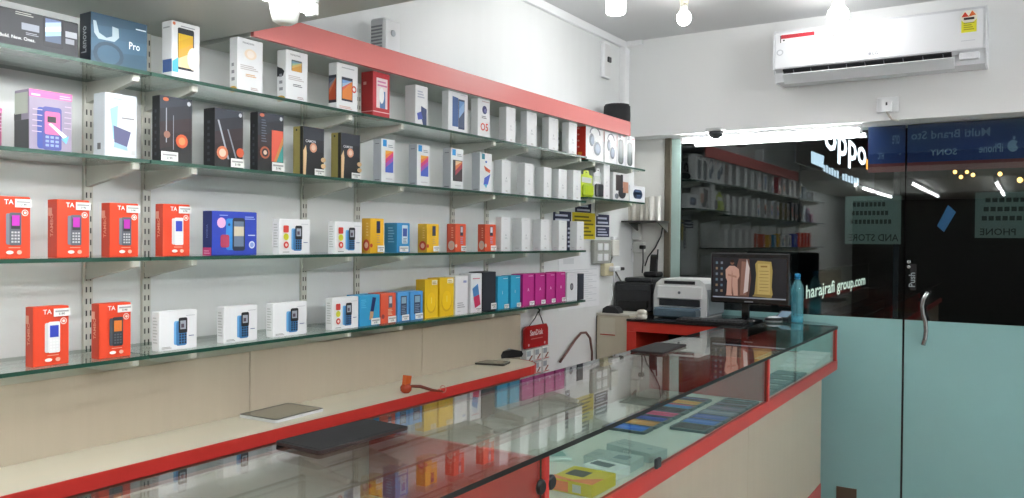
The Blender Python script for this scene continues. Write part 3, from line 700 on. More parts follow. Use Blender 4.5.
slab('smartphone', zs([(477, 362), (484, 359), (509, 362.5), (501, 366)], ZB + .006), ZB, .008, mat('#3a3a36', .3), 'slim smartphone lying near the rounded end of the wall counter', 'phone', 'screen', mat('#8a8674', .2, coat=.4))
# black scanner
bs = empty('black_scanner', (on_z(509, 357, ZB).x, on_z(509, 357, ZB).y, ZB + .0004)); bs.rotation_euler.z = 1.15; tag(bs, 'small black hand scanner lying at the end of the wall counter', 'scanner')
def _sc(b): b.prism([(-.055, 0), (.05, 0), (.058, .012), (.05, .026), (.0, .036), (-.045, .03), (-.06, .014)], 1, -.026, .026, mat('#131416', .3, coat=.3))
part('body', bs, _sc)
part('lens', bs, lambda b: b.lathe([(.011, 0), (.011, .004), (.006, .006)], (-.035, 0, .031), mat('#c9d0d4', .15), 14))
part('button', bs, lambda b: b.lathe([(.006, 0), (.006, .003), (.004, .004)], (.0, 0, .034), mat('#c9d0d4', .2), 10))
# orange tassel key fob
kf = empty('key_fob', on_z(406, 393, ZB)); kf.location.z = ZB + .0005; tag(kf, 'orange gem key fob with a brown strap on the counter edge', 'key fob')
def _fob(b): 
    b.lathe([(.012, 0), (.019, .008), (.02, .02), (.013, .03)], (0, 0, 0), mat('#b8401c', .2, coat=.6), 8)
part('gem', kf, _fob)
part('tag_block', kf, lambda b: b.prism([(-.012, .028), (.013, .024), (.020, .055), (-.006, .060)], 0, -.008, .008, mat('#d2622c', .25, coat=.5)))
e0 = on_z(443, 394, ZB) - kf.location
part('strap', kf, lambda b: b.tube([(0.012, .012, .022), (.02, .05, .016), (e0.x * .7, e0.y * .7, .012), (e0.x, e0.y, .008)], [.005, .006, .005, .003], mat('#6b2a16', .5), 8))
part('split_ring', kf, lambda b: b.tube([(e0.x + .012 * math.cos(a), e0.y + .0, .016 + .012 * math.sin(a)) for a in [math.pi * 2 * k / 14 for k in range(15)]], .0016, mat('#d8a99a', .3), 6))

# ================================================================== DISPLAY COUNTER
CX, CB, ZT, ZFL = -.806, -1.288, 1.03, .861
dc = empty('display_counter', (-1.05, 2.0, 0)); tag(dc, 'long glass display counter with red rail and cream laminate base', 'counter')
OX, OY = 1.05, -2.0
def off(pts): return [(x + OX, y + OY) for x, y in pts]
ARC = [(-1.08 + .274 * math.cos(math.pi / 2 * k / 12), 4.24 + .235 * math.sin(math.pi / 2 * k / 12)) for k in range(13)]
for a, b_ in ((-.6, .9), (.9, 2.865), (2.865, 4.05)):
    part('base_panel', dc, lambda b: b.box((CX - .030 + OX, a + .001 + OY, .30), (CX - .048 + OX, b_ - .001 + OY, .819), CREAM, c=.001))
part('base_body', dc, lambda b: (b.box((CB + .02 + OX, -.6 + OY, .0), (CX - .048 + OX, 3.955 + OY, .83), mat('#b8ae98', .5)), b.box((-1.165 + OX, 3.955 + OY, .0), (CX - .048 + OX, 4.049 + OY, .83), mat('#b8ae98', .5))))
part('plinth', dc, lambda b: b.box((CX - .06 + OX, -.6 + OY, 0), (CX - .028 + OX, 4.052 + OY, .30), RED))
def rail_prof(b, path, z0, z1, th, m):
    for (p, q) in zip(path[:-1], path[1:]):
        n = Vector((q[1] - p[1], -(q[0] - p[0]))).normalized() * th
        A, B_, Cc, Dd = p, q, (q[0] - n.x, q[1] - n.y), (p[0] - n.x, p[1] - n.y)
        b.prism([A, B_, Cc, Dd], 2, z0, z1, m)
part('bottom_rail', dc, lambda b: rail_prof(b, off([(CX, -.6)] + ARC + [(-1.17, 4.475)]), .819, .8625, .016, mat('#c03a34', .35, noise=.03, scale=(8, 8, 8))))
FLO = [(CB, -.6), (CX - .012, -.6), (CX - .012, 4.24)] + [(x - .01, y - .01) for x, y in ARC[1:]] + [(-1.17, 4.465), (-1.17, 3.97), (CB, 3.97)]
part('showcase_floor', dc, lambda b: b.prism(off(FLO), 2, .83, ZFL, mat('#d8dcd2', .35, noise=.02, scale=(5, 5, 5))))
part('back_panel', dc, lambda b: b.box((CB + OX, -.6 + OY, ZFL), (CB + .012 + OX, 3.97 + OY, 1.012), mat('#c4aaa2', .4, noise=.03)))
part('near_liner', dc, lambda b: b.box((CB + .013 + OX, -.58 + OY, ZFL + .0005), (CX - .03 + OX, 1.385 + OY, ZFL + .003), mat('#d0c4bc', .4, noise=.05, scale=(5, 5, 5))))
DV = (1.40, 3.02)
for y in DV:
    part('divider', dc, lambda b: b.box((CB + .013 + OX, y - .006 + OY, ZFL + .0005), (CX - .02 + OX, y + .006 + OY, 1.014), RED, c=.001))
for y in DV + (4.24,):
    part('post', dc, lambda b: b.box((CX - .018 + OX, y - .009 + OY, .862), (CX - .0005 + OX, y + .009 + OY, 1.0185), RED, c=.001))
for a, b_ in ((-.6, 1.39), (1.41, 3.01), (3.03, 4.23)):
    part('front_pane', dc, lambda b: b.box((CX - .012 + OX, a + OY, .8625), (CX - .008 + OX, b_ + OY, 1.0185), SHELF_GLASS, mside=EDGE))
part('curved_end_pane', dc, lambda b: rail_prof(b, off([(x - .006, y - .006) for x, y in ARC[1:]] + [(-1.17, 4.469)]), .8625, 1.0185, .004, SHELF_GLASS))
for s in (1, -1):
    part('lock_disc', dc, lambda b: b.lathe([(.004, -.004), (.0155, -.003), (.0155, .002), (.012, .005)], (CX - .003 + OX, DV[0] + s * .020 + OY, .962), mat('#1c1d20', .4), 18, axis=0))
part('rail_lock', dc, lambda b: b.box((CX - .006 + OX, 1.955 + OY, .862), (CX + .004 + OX, 1.985 + OY, .889), mat('#3c4246', .4, metal=.5), c=.003))
TOPO = [(CB, -.6), (CX, -.6)] + ARC + [(-1.17, 4.475), (-1.17, 3.975), (CB, 3.975)]
b = MB(); b.prism([(x + 1.05, y - 2.0) for x, y in TOPO], 2, 0, .0105, TOP_GLASS, mside=DARKEDGE)
tag(b.build('glass_worktop', None, (-1.05, 2.0, ZT - .0115)), 'clear glass worktop with dark edges lying on the display counter', 'worktop')
# mats on the glass
slab('counter_mat', zs([(278, 441.5), (369, 417.5), (407, 428.5), (315, 452)], ZT + .006), ZT, .007, mat('#0b0c0e', .85, noise=.1, scale=(200, 200, 200)), 'large black rubber mat lying on the near glass worktop', 'mat', 'border', mat('#0d0e11', .8), mat('#2a1516', .6))
slab('counter_mat', zs([(632, 349.5), (660, 341.5), (684, 345.5), (660, 354)], ZT + .006), ZT, .007, mat('#0b0c0e', .85, noise=.1, scale=(200, 200, 200)), 'smaller black rubber mat on the glass worktop near the computer table', 'mat', 'border', mat('#0d0e11', .8), mat('#2a1516', .6))

# ---- goods inside the showcase
ZI = ZFL + .0008
def flatbox(name, px, h, m, label, cat, prints=None):
    """low box from three measured base corners: near-left, near-right, far-right"""
    a, b_, c = zs(px, ZFL)
    ux = b_ - a; L = ux.length; ux.normalize(); uy = Vector((-ux.y, ux.x, 0)); Wd = max(.04, abs((c - b_).dot(uy)))
    ctr = a + ux * L / 2 + uy * Wd / 2
    q = MB(); q.box((-L / 2, -Wd / 2, 0), (L / 2, Wd / 2, h), m, c=.0015); o = q.build(name, None, (ctr.x, ctr.y, ZI), math.atan2(ux.y, ux.x))
    tag(o, label, cat, 'boxes inside the display counter')
    if prints:
        p = P(lambda s, t, e: (-L / 2 + s, -Wd / 2 + t, h + e), L, Wd); s_ = P(lambda s, t, e: (-L / 2 + s, -Wd / 2 - e, t), L, h)
        prints(p, s_); p.build('top_print', o); s_.build('front_print', o)
    return o
GB = mat('#aab5b2', .35, coat=.2, noise=.03)
def pr_g(p, s): p.rr(.55, .25, .85, .7, .03, '#6d7a7e'); p.lines(.06, .3, .3, .6, 2, '#8b9794'); s.text('OTA', .32, .25, .5, '#dfe6e4', wmax=.2)
flatbox('gadget_box', [(583, 465.5), (630, 474), (642, 466)], .026, GB, 'grey flat gadget box in the counter, nearer of the two', 'box', pr_g)
flatbox('gadget_box', [(606, 453), (650, 464), (661, 457)], .026, GB, 'grey flat gadget box in the counter, farther of the two', 'box', lambda p, s: (p.lines(.1, .3, .5, .7, 2, '#8b9794'), p.ell(.8, .5, .05, '#7f8f98'), s.text('OTA', .4, .25, .5, '#dfe6e4', wmax=.2)))
flatbox('phone_box', [(582, 474), (614, 482), (627, 475)], .024, mat('#e4e8e8', .35, noise=.02), 'white flat phone box with dark grey phone picture inside the counter', 'box', lambda p, s: (p.rr(.08, .25, .7, .75, .04, '#4a5058'), s.lines(.3, .3, .7, .6, 1, '#b8bcc0')))
def pr_y(p, s): p.rr(.15, .35, .6, .75, .04, '#3c3f3a'); p.poly([(0, 0), (1, 0), (1, .5), (.5, .1), (0, .2)], '#e87a3c'); s.rect(0, .1, .45, .9, '#e87a3c'); s.rect(.55, .2, .75, .8, '#c3c4b8')
flatbox('battery_box', [(549, 490), (592, 499), (601, 483)], .03, mat('#d8c410', .4, noise=.03), 'yellow and orange box stacked against the near divider inside the counter', 'box', pr_y)
flatbox('accessory_card', [(549, 462), (572, 461), (579, 452)], .008, mat('#cfdad6', .4, noise=.03), 'pale flat card with a teal print inside the counter', 'card', lambda p, s: p.rr(.15, .2, .85, .8, .1, '#7fa8a0'))
# dummy phones laid out in two rows
def dummy(x0, x1, y0, y1, scr, label, grp, frame='#20242c'):
    L = x1 - x0; Wd = y1 - y0
    o = empty('dummy_phone', ((x0 + x1) / 2, (y0 + y1) / 2, ZI)); tag(o, label, 'phone', grp)
    def outl(l, w, r):
        q = []
        for (sx, sy, st) in ((1, 1, 0), (-1, 1, 1), (-1, -1, 2), (1, -1, 3)):
            for k in range(4): an = math.pi / 2 * (st + k / 3); q.append((sx * (l / 2 - r) + r * math.cos(an), sy * (w / 2 - r) + r * math.sin(an)))
        return q
    part('body', o, lambda b: b.prism(outl(L, Wd, .009), 2, 0, .008, mat(frame, .3, coat=.3)))
    p = P(lambda s, t, e: (-L / 2 + s, -Wd / 2 + t, .008 + e), L, Wd, .15); p.grad(.07, .06, .93, .94, scr, .1); p.build('screen', o)
    part('camera_dot', o, lambda b: b.lathe([(.003, 0), (.003, .0008), (.002, .001)], (L / 2 - .006, 0, .0084), BLACK, 8))
A = [('blue', ('#2f78f0', '#3f8cff', '#2566d8')), ('orange', ('#f2a040', '#ffb050', '#e8903c')), ('indigo', ('#3a4cc0', '#5058d0', '#4038a0')), ('pink', ('#f0408c', '#e83870', '#ff60a0')), ('dark', ('#20242e', '#2c3040', '#22262c')), ('blue and red', ('#3f98e8', '#4c80d8', '#e84858')), ('golden', ('#ffc040', '#f8a838', '#ffd060')), ('violet', ('#4a4a80', '#6a6a9a', '#3a3a60'))]
y = 2.285
for i, (n, s) in enumerate(A):
    w = .082 - i * .001
    dummy(-1.125, -.98, y, y + w - .006, s, '%s screen dummy phone in the inner row inside the counter' % n, 'dummy phones in the inner row'); y += w
Bq = [('smoky', ('#2a2c34', '#5a5a66', '#24262c')), ('bright blue', ('#3a78e8', '#60a0ff', '#3a60c8')), ('blue violet', ('#4a60d0', '#7080e0', '#4050b0')), ('silver', ('#9aa6b8', '#b8c0cc', '#7a88a0')), ('mauve', ('#8a7a9a', '#a89ab0', '#7a6a90')), ('dusk purple', ('#5a4a70', '#8a7090', '#4a4060')), ('slate', ('#4a5a70', '#6a7a8c', '#3c4858'))]
y = 2.40
for i, (n, s) in enumerate(Bq):
    w = .085 - i * .001
    dummy(-.948, -.826, y, y + w - .006, s, '%s screen dummy phone in the outer row inside the counter' % n, 'dummy phones in the outer row'); y += w
# far section: dark cards and white boxes
for i in range(5):
    yy = 3.10 + i * .125
    o = MB(); o.box((-.955, yy, ZI), (-.83, yy + .115, ZI + .012), mat('#2b3a40', .35, coat=.2, noise=.05), c=.003)
    q = o.build('accessory_pack'); tag(q, 'dark slate accessory pack in the far showcase section, %s from the divider' % ['first', 'second', 'third', 'fourth', 'fifth'][i], 'pack', 'dark packs in the far section')
    part('label_strip', q, lambda b: b.box((-.90, yy + .08, ZI + .012), (-.85, yy + .105, ZI + .0126), mat('#9fb0b0', .4)))
for i, (yy, hh) in enumerate(((3.80, .018), (3.91, .028), (4.02, .034), (4.13, .04))):
    o = MB(); o.box((-.97, yy, ZI), (-.835, yy + .10, ZI + hh), mat('#dfe6e2', .4, noise=.02), c=.002); q = o.build('white_box')
    tag(q, 'white box in the far showcase section, %s counted from the dark packs' % ['lowest and first', 'second', 'third', 'tallest and last'][i], 'box', 'white boxes in the far section')
    part('lid', q, lambda b: b.box((-.972, yy - .0015, ZI + hh * .7), (-.833, yy + .1015, ZI + hh + .001), mat('#e6ebe8', .4), c=.001))
# cartons in the near section, seen faintly through the glass top
for i, (yy, c_, lb) in enumerate(((.62, '#d8d23c', 'lime yellow carton lying in the near showcase section'), (.80, '#6f9ac8', 'pale blue carton lying in the near showcase section'), (1.0, '#5fb0a0', 'sea green carton lying in the near showcase section'))):
    o = MB(); o.box((-1.22, yy, ZFL + .004), (-1.08, yy + .14, ZFL + .05), mat(c_, .4, noise=.03), c=.002); q = o.build('phone_box'); tag(q, lb, 'box', 'cartons in the near section')
    p = P(lambda s, t, e: (-1.22 + s, yy + t, ZFL + .05 + e), .14, .14); p.rr(.2, .2, .5, .8, .05, '#3c4450'); p.lines(.6, .3, .9, .7, 3, '#eef0ea'); p.build('top_print', q)

# ================================================================== COMPUTER TABLE AND CORNER CABINET
ZTB = 1.03
tb = empty('computer_table', (-1.5, 4.25, 0)); tag(tb, 'red computer table with black top beside the shop front', 'table')
part('tabletop', tb, lambda b: b.box((-.318, -.27, ZTB - .012), (.323, .285, ZTB), mat('#16171a', .2, coat=.3, noise=.05), c=.002))
part('apron', tb, lambda b: b.box((-.318, -.262, ZTB - .065), (.323, -.244, ZTB - .0122), mat('#cc3426', .35, noise=.03)))
part('side_panel', tb, lambda b: b.box((-.318, -.262, 0), (-.265, .285, ZTB - .0655), mat('#cc3426', .35, noise=.03)))
part('side_panel', tb, lambda b: b.box((.29, -.24, 0), (.323, .285, ZTB - .0655), mat('#cc3426', .35, noise=.03)))
part('modesty_panel', tb, lambda b: b.box((-.2648, .2, .1), (.2898, .22, ZTB - .0125), mat('#17181b', .6)))
cc = empty('corner_cabinet', (-1.936, 4.3, 0)); tag(cc, 'narrow cream cabinet in the corner beside the red table', 'cabinet')
part('carcass', cc, lambda b: b.box((-.094, -.235, 0), (.1, .245, 1.035), mat('#c9c0ac', .5, noise=.05)))
part('door', cc, lambda b: b.box((-.092, -.247, .02), (.098, -.2355, 1.03), mat('#cfc6b0', .45, noise=.08, scale=(14, 14, 5)), c=.002))
part('top_board', cc, lambda b: b.box((-.095, -.247, 1.0355), (.102, .245, 1.045), mat('#dcd8cc', .4)))
hn = part('notice', cc, lambda b: b.box((-.07, -.2485, .93), (.02, -.2472, 1.02), mat('#d9d2bf', .6)))
part('hinge_gap', cc, lambda b: b.box((-.094, -.2478, .02), (-.0905, -.235, 1.03), mat('#4a443a', .8)))
part('red_stripe', cc, lambda b: b.box((-.07, -.2492, .926), (.02, -.2486, .932), mat('#b8402c', .6)))

# laser printer
lp = empty('laser_printer', (-1.615, 4.33, ZTB + .0006)); tag(lp, 'white laser printer with grey sides on the black tabletop', 'printer')
LW = mat('#dadcdc', .4, noise=.02)
def _lp(b):
    o = [(-.145, 0), (.145, 0), (.15, .03), (.15, .14), (.138, .185), (.11, .208), (-.11, .208), (-.138, .185), (-.15, .14), (-.15, .03)]
    b.prism(o, 1, -.10, .17, LW)
part('housing', lp, _lp)
for s in (-1, 1): part('side_cheek', lp, lambda b: b.prism([(s * .1505, .01), (s * .159, .02), (s * .159, .12), (s * .142, .165), (s * .1505, .13)], 1, -.09, .165, mat('#8c9398', .45)))
part('output_slot', lp, lambda b: b.box((-.115, -.112, .062), (.115, -.1005, .098), mat('#1c2024', .5)))
part('top_slot', lp, lambda b: b.box((-.09, -.104, .181), (.085, -.1005, .198), mat('#1a1c1f', .5)))
part('front_cover', lp, lambda b: b.box((-.13, -.112, .100), (.13, -.1005, .172), mat('#e2e4e4', .35), c=.006))
ptray = part('paper_tray', lp, lambda b: b.box((-.12, -.19, .005), (.12, -.1005, .05), mat('#4a5d6a', .3), c=.008))
part('tray_cover', ptray, lambda b: b.box((-.12, -.175, .0505), (.12, -.1005, .056), mat('#6d8494', .2), c=.003))
part('logo_disc', lp, lambda b: b.lathe([(.008, 0), (.008, -.0015), (.006, -.002)], (0, -.112, .135), mat('#6a7076', .3), 14, axis=1))
# black inkjet printer
bp = empty('inkjet_printer', (-1.905, 4.36, 1.0455)); tag(bp, 'black inkjet printer on the corner cabinet', 'printer')
part('housing', bp, lambda b: b.box((-.115, -.10, 0), (.115, .15, .165), mat('#16171a', .35, coat=.2, noise=.05), c=.008))
part('scanner_lid', bp, lambda b: b.box((-.06, -.09, .1655), (.113, .14, .19), mat('#1b1c20', .3, coat=.2), c=.006))
part('front_tray', bp, lambda b: b.box((-.09, -.112, .02), (.09, -.1005, .06), mat('#0c0d0f', .4), c=.002))
part('control_strip', bp, lambda b: b.box((-.1, -.106, .12), (.1, -.1005, .15), mat('#26282c', .3), c=.002))
# white tape roll on table
tr = on_z(644, 313, ZTB); b = MB(); b.lathe([(.022, 0), (.028, .006), (.028, .02), (.02, .024), (.026, .03), (.026, .044), (.012, .05)], (0, 0, 0), mat('#d6d3c8', .6, noise=.06, scale=(60, 60, 60)), 16)
o = b.build('tape_roll', None, (-1.745, 4.02, ZTB + .0005)); tag(o, 'stacked white tape rolls on the table corner before the printers', 'tape roll')
part('core', o, lambda b: b.lathe([(.011, .0502), (.011, .0515), (.004, .0515)], (0, 0, 0), mat('#8a7a60', .7), 12))
# monitor
mo = empty('monitor', (-1.240, 4.24, ZTB + .0006)); tag(mo, 'black desktop monitor showing a wallpaper of robed figures and a scroll', 'monitor')
MS = mat('#131417', .25, coat=.4, noise=.05)
part('foot', mo, lambda b: b.lathe([(.085, 0), (.085, .006), (.03, .012)], (-.03, .05, 0), MS, 24))
part('neck', mo, lambda b: b.box((-.05, .03, .01), (-.01, .05, .14), MS, c=.004))
def _case(b): b.box((-.205, -.01, .092), (.205, .03, .356), MS, c=.006)
mcase = part('case', mo, _case)
MW, MH = .38, .21
p = P(lambda s, t, e: (-MW / 2 + s, -.0104 - e, .12 + t), MW, MH, .25, emit=.10)
p.rect(0, 0, 1, 1, '#222226')
for r in range(6):
    for c in range(2): p.rect(.035 + c * .07, .14 + r * .14, .065 + c * .07, .2 + r * .14, ['#5f6670', '#74604c', '#4c626e'][(r + c) % 3]); p.l -= 1
p.l += 1
p.poly([(.17, .04), (.5, .04), (.53, .5), (.5, .98), (.36, .98), (.30, .6)], '#5a4038')
p.poly([(.19, .06), (.27, .06), (.275, .3), (.29, .06), (.35, .06), (.345, .45), (.37, .55), (.36, .72), (.30, .80), (.23, .80), (.175, .70), (.18, .5), (.20, .42)], '#b08a7c'); p.ell(.268, .87, .026, '#6e4c3e'); p.ell(.268, .915, .027, '#2a1c18', rt=.04)
p.poly([(.255, .1), (.27, .1), (.275, .6), (.265, .7)], '#8f6a5c'); p.poly([(.21, .55), (.33, .5), (.33, .55), (.21, .6)], '#947062')
p.poly([(.38, .08), (.47, .08), (.49, .9), (.40, .92)], '#7d5c50'); p.poly([(.43, .12), (.49, .18), (.51, .75), (.47, .98), (.45, .6)], '#b8aaa6')
p.poly([(.57, .06), (.80, .04), (.825, .12), (.81, .3), (.82, .7), (.80, .92), (.62, .94), (.585, .86), (.60, .6), (.585, .2)], '#93804a'); p.poly([(.62, .12), (.79, .12), (.785, .86), (.62, .87)], '#a8935a'); p.poly([(.55, .06), (.58, .12), (.80, .10), (.82, .05)], '#7c6a3c')
for k in range(7): p.rect(.64 + .01 * (k % 2), .2 + k * .08, .77, .213 + k * .08, '#6f5d34'); p.l -= 1
p.rect(.66, .78, .75, .82, '#7a6030'); p.rect(0, 0, 1, .03, '#8a8e98')
p.build('screen', mcase)
part('brand_strip', mcase, lambda b: b.box((-.022, -.0112, .1), (.022, -.0103, .106), mat('#8d8f94', .3)))
# mouse, card reader, keyboard, bottle
ms = MB(); ms.lathe([(.03, 0), (.034, .006), (.03, .018), (.016, .026), (.002, .028)], (0, 0, 0), mat('#c9ced2', .25, coat=.3), 18)
pos = on_z(774, 321, ZT); o = ms.build('computer_mouse', None, (pos.x, pos.y, ZT - .0006), .6); o.scale = (1.5, .85, 1); tag(o, 'silver and black computer mouse on the far glass worktop', 'mouse')
part('button_panel', o, lambda b: b.lathe([(.0345, .004), (.031, .0185), (.028, .019)], (0, 0, 0), mat('#1a1c20', .3), 18))
cr = empty('card_reader', (-1.10, 4.405, ZT - .0006), -.2); tag(cr, 'dark desk gadget with a bluish sloping display behind the mouse', 'card reader')
part('body', cr, lambda b: b.prism([(-.04, 0), (.04, 0), (.04, .05), (-.04, .018)], 0, -.038, .038, mat('#20252c', .4)))
part('display', cr, lambda b: b.face([(-.03, -.032, .0225), (.03, -.032, .0225), (.03, .03, .0475), (-.03, .03, .0475)], mat('#8fa6b8', .2)))
kb = empty('keyboard', (-1.38, 4.06, ZTB + .0006), .08); tag(kb, 'black keyboard at the front of the computer table', 'keyboard')
part('tray', kb, lambda b: b.box((-.17, -.06, 0), (.17, .06, .014), mat('#15161a', .4), c=.003))
part('keys', kb, lambda b: [b.box((-.16 + i * .0213, -.05 + j * .0205, .014), (-.142 + i * .0213, -.033 + j * .0205, .019), mat('#24262b', .5)) for i in range(15) for j in range(5)], kind='stuff')
bt = empty('water_bottle', (-1.026, 4.36, ZT - .0006)); tag(bt, 'tall blue-tinted plastic water bottle with blue cap on the glass worktop', 'bottle')
BG = glass('bottle_plastic', (.30, .78, .88), f0=.08, body=.28)
prof = [(.028, 0), (.032, .006), (.032, .02)]
for k in range(6): prof += [(.029, .03 + k * .02), (.032, .04 + k * .02)]
prof += [(.032, .165), (.029, .185), (.018, .212), (.0125, .222), (.0125, .235)]
part('bottle_body', bt, lambda b: b.lathe(prof, (0, 0, 0), BG, 24))
part('water', bt, lambda b: b.lathe([(.026, .003), (.0285, .008), (.0285, .035), (.0285, .0355)], (0, 0, 0), glass('water', (.20, .70, .80), f0=.03, body=.5), 20))
part('cap', bt, lambda b: b.lathe([(.0145, .232), (.0145, .25), (.012, .253)], (0, 0, 0), mat('#2f8fc0', .35), 20))
part('neck_ring', bt, lambda b: b.lathe([(.0135, .224), (.0155, .2245), (.0155, .229), (.0135, .23)], (0, 0, 0), mat('#3a9cc8', .35), 20))
rt = empty('cable_box', (-1.955, 4.10, 1.0455)); tag(rt, 'small domed black cable box on the corner cabinet', 'cable box')
part('dome', rt, lambda b: b.prism([(-.05, 0), (.05, 0), (.05, .012), (.03, .035), (-.02, .04), (-.045, .025)], 1, -.03, .03, mat('#1d1e21', .5)))
part('lead', rt, lambda b: b.tube([(-.02, 0, .036), (-.03, .06, .1), (-.035, .06, .13), (-.04, .06, .16)], .003, WHITE, 6))

# ================================================================== LEFT WALL FITTINGS
XS = XW + .0008
def wall_sheet(px0, py0, px1, py1, m, name, label, cat, prt=None, x=XS, th=.0015):
    a = on_x(px0, py1, x); b_ = on_x(px1, py0, x); q = MB(); w = b_.y - a.y; h = b_.z - a.z
    q.box((0, -w / 2, 0), (th, w / 2, h), m); o = q.build(name, None, (x, (a.y + b_.y) / 2, a.z)); tag(o, label, cat)
    if prt:
        p = P(lambda s, t, e: (th + e, -w / 2 + s, t), w, h, .6); prt(p); p.build('lettering', o)
    return o
NV = mat('#1b2348', .55, noise=.05)
def bars(p, n=2, c='#c9cde0'): p.lines(.1, .15, .9, .95, n, c)
wall_sheet(575, 203, 591, 212, NV, 'notice', 'small navy notice with pale lettering above the yellow notice', 'notice', lambda p: bars(p, 2))
wall_sheet(553, 212, 571, 222, NV, 'notice', 'navy notice left of the yellow notice, partly behind white cartons', 'notice', lambda p: bars(p, 2))
wall_sheet(566.5, 222.5, 571, 250, NV, 'notice', 'narrow upright navy strip notice behind the last white cartons', 'notice', lambda p: p.lines(.2, .1, .8, .9, 5, '#c9cde0'))
wall_sheet(572, 213.5, 595, 239, mat('#d8c21c', .55, noise=.04), 'notice', 'bright yellow printed notice on the wall above the switchboard', 'notice', lambda p: p.lines(.08, .12, .92, .95, 6, '#6a6218'))
wall_sheet(596, 215, 609, 225, NV, 'notice', 'upper navy notice right of the yellow notice', 'notice', lambda p: bars(p, 2))
wall_sheet(596, 227, 609, 237, NV, 'notice', 'lower navy notice right of the yellow notice', 'notice', lambda p: bars(p, 3))
wall_sheet(558, 252, 599.5, 311, mat('#e9ebee', .6, noise=.03), 'paper_sheet', 'large white printed paper sheet on the wall beside the lowest shelf', 'paper', lambda p: (p.rect(.1, .8, .35, .9, '#d4d8dc'), p.lines(.08, .1, .92, .72, 16, '#d6d9dd')))
# switchboard
a = on_x(590, 264, XW); b_ = on_x(607, 240, XW)
sw = empty('switchboard', (XW, (a.y + b_.y) / 2, a.z)); tag(sw, 'grey wall switchboard with four white switches', 'switchboard'); w, h = b_.y - a.y, b_.z - a.z
part('plate', sw, lambda b: b.box((.0005, -w / 2, 0), (.025, w / 2, h), mat('#a6a8a2', .5, noise=.04), c=.004))
for i in (0, 1):
    for j in (0, 1): part('switch', sw, lambda b: b.box((.025, -w * .32 + i * w * .36, h * .12 + j * h * .44), (.031, -w * .32 + i * w * .36 + w * .27, h * .12 + j * h * .44 + h * .3), WHITE, c=.003))
def wallbox(name, px0, py0, px1, py1, dep, m, label, cat, extra=None, x=XW):
    a = on_x(px0, py1, x); b_ = on_x(px1, py0, x); w, h = b_.y - a.y, b_.z - a.z
    o = empty(name, (x, (a.y + b_.y) / 2, a.z)); tag(o, label, cat)
    part('casing', o, lambda b: b.box((.0005, -w / 2, 0), (dep, w / 2, h), m, c=.004))
    if extra: extra(o, w, h, dep)
    return o
def _mcb(o, w, h, d):
    part('cover', o, lambda b: b.box((d, -w * .38, h * .05), (d + .004, w * .38, h * .95), mat('#dfe0e0', .4), c=.002)); part('breaker', o, lambda b: b.box((d + .004, -w * .1, h * .45), (d + .014, w * .3, h * .6), mat('#2c2e30', .4), c=.002))
wallbox('breaker_box', 600, 45, 607.5, 77, .022, WHITE, 'white breaker box high on the left wall near the corner', 'breaker box', _mcb)
def _plug(o, w, h, d):
    part('plug', o, lambda b: b.box((d, -w * .1, h * .35), (d + .035, w * .7, h * .75), WHITE, c=.006)); part('black_adapter', o, lambda b: b.box((d + .005, w * .72, h * .4), (d + .03, w * 1.25, h * .66), BLACK, c=.004))
    part('lead', o, lambda b: b.tube([(d + .02, w * .2, h * .35), (d + .02, w * .15, -.02), (d + .02, w * .1, -.05)], .0035, WHITE, 6))
wallbox('socket_box', 600, 263, 609, 276, .03, mat('#cfc7a6', .5), 'beige wall socket box with white plug under the switchboard', 'socket', _plug)
wallbox('wall_charger', 608, 240, 615, 256, .03, mat('#dcdcd4', .45), 'white charger plugged in right of the switchboard', 'charger', lambda o, w, h, d: part('pin_block', o, lambda b: b.box((.005, -w * .3, h), (d * .8, w * .3, h + .02), WHITE, c=.003)))
# fittings on the pillar
def pilbox(name, px0, py0, px1, py1, dep, m, label, cat, extra=None):
    a = on_y(px0, py1, YG); b_ = on_y(px1, py0, YG); x0 = max(a.x, XW + .003); w, h = b_.x - x0, b_.z - a.z
    o = empty(name, ((x0 + b_.x) / 2, YG, a.z)); tag(o, label, cat)
    part('casing', o, lambda b: b.box((-w / 2, -dep, 0), (w / 2, -.0005, h), m, c=.004))
    if extra: extra(o, w, h, dep)
pilbox('adapter_box', 632, 224, 642, 240, .035, mat('#dedfda', .45), 'upper white adapter box under the corner shelf', 'adapter', lambda o, w, h, d: part('led', o, lambda b: b.box((w * .2, -d - .001, h * .6), (w * .35, -d, h * .7), BLACK)))
pilbox('adapter_box', 635, 242, 646, 252.5, .04, mat('#e2e3de', .45), 'lower white adapter box with a black plug under the corner shelf', 'adapter', lambda o, w, h, d: (part('black_plug', o, lambda b: b.box((w * .3, -d - .03, h * .35), (w * .75, -d, h * .7), BLACK, c=.004)), part('lead', o, lambda b: b.tube([(w * .6, -d - .02, h * .4), (w * .62, -d - .02, -.06), (w * .55, -d - .02, -.12)], .004, BLACK, 6))))
pilbox('cordless_handset', 628, 247, 633, 262, .03, WHITE, 'white cordless handset hanging on the corner wall', 'handset', lambda o, w, h, d: part('earpiece', o, lambda b: b.box((-w * .3, -d - .001, h * .8), (w * .3, -d, h * .88), mat('#50555a', .5))))
sh = empty('corner_shelf', (-1.905, 4.44, 1.552)); tag(sh, 'small dark corner shelf board under the end of the glass shelves', 'shelf')
part('board', sh, lambda b: b.box((-.12, -.09, 0), (.10, .109, .01), mat('#3a3a38', .45, noise=.06), c=.001))
for s in (-.09, .09): part('bracket', sh, lambda b: b.prism([(.1085, -.0005), (-.05, -.0005), (.1085, -.06)], 0, s - .004, s + .004, mat('#5a5a56', .5)))
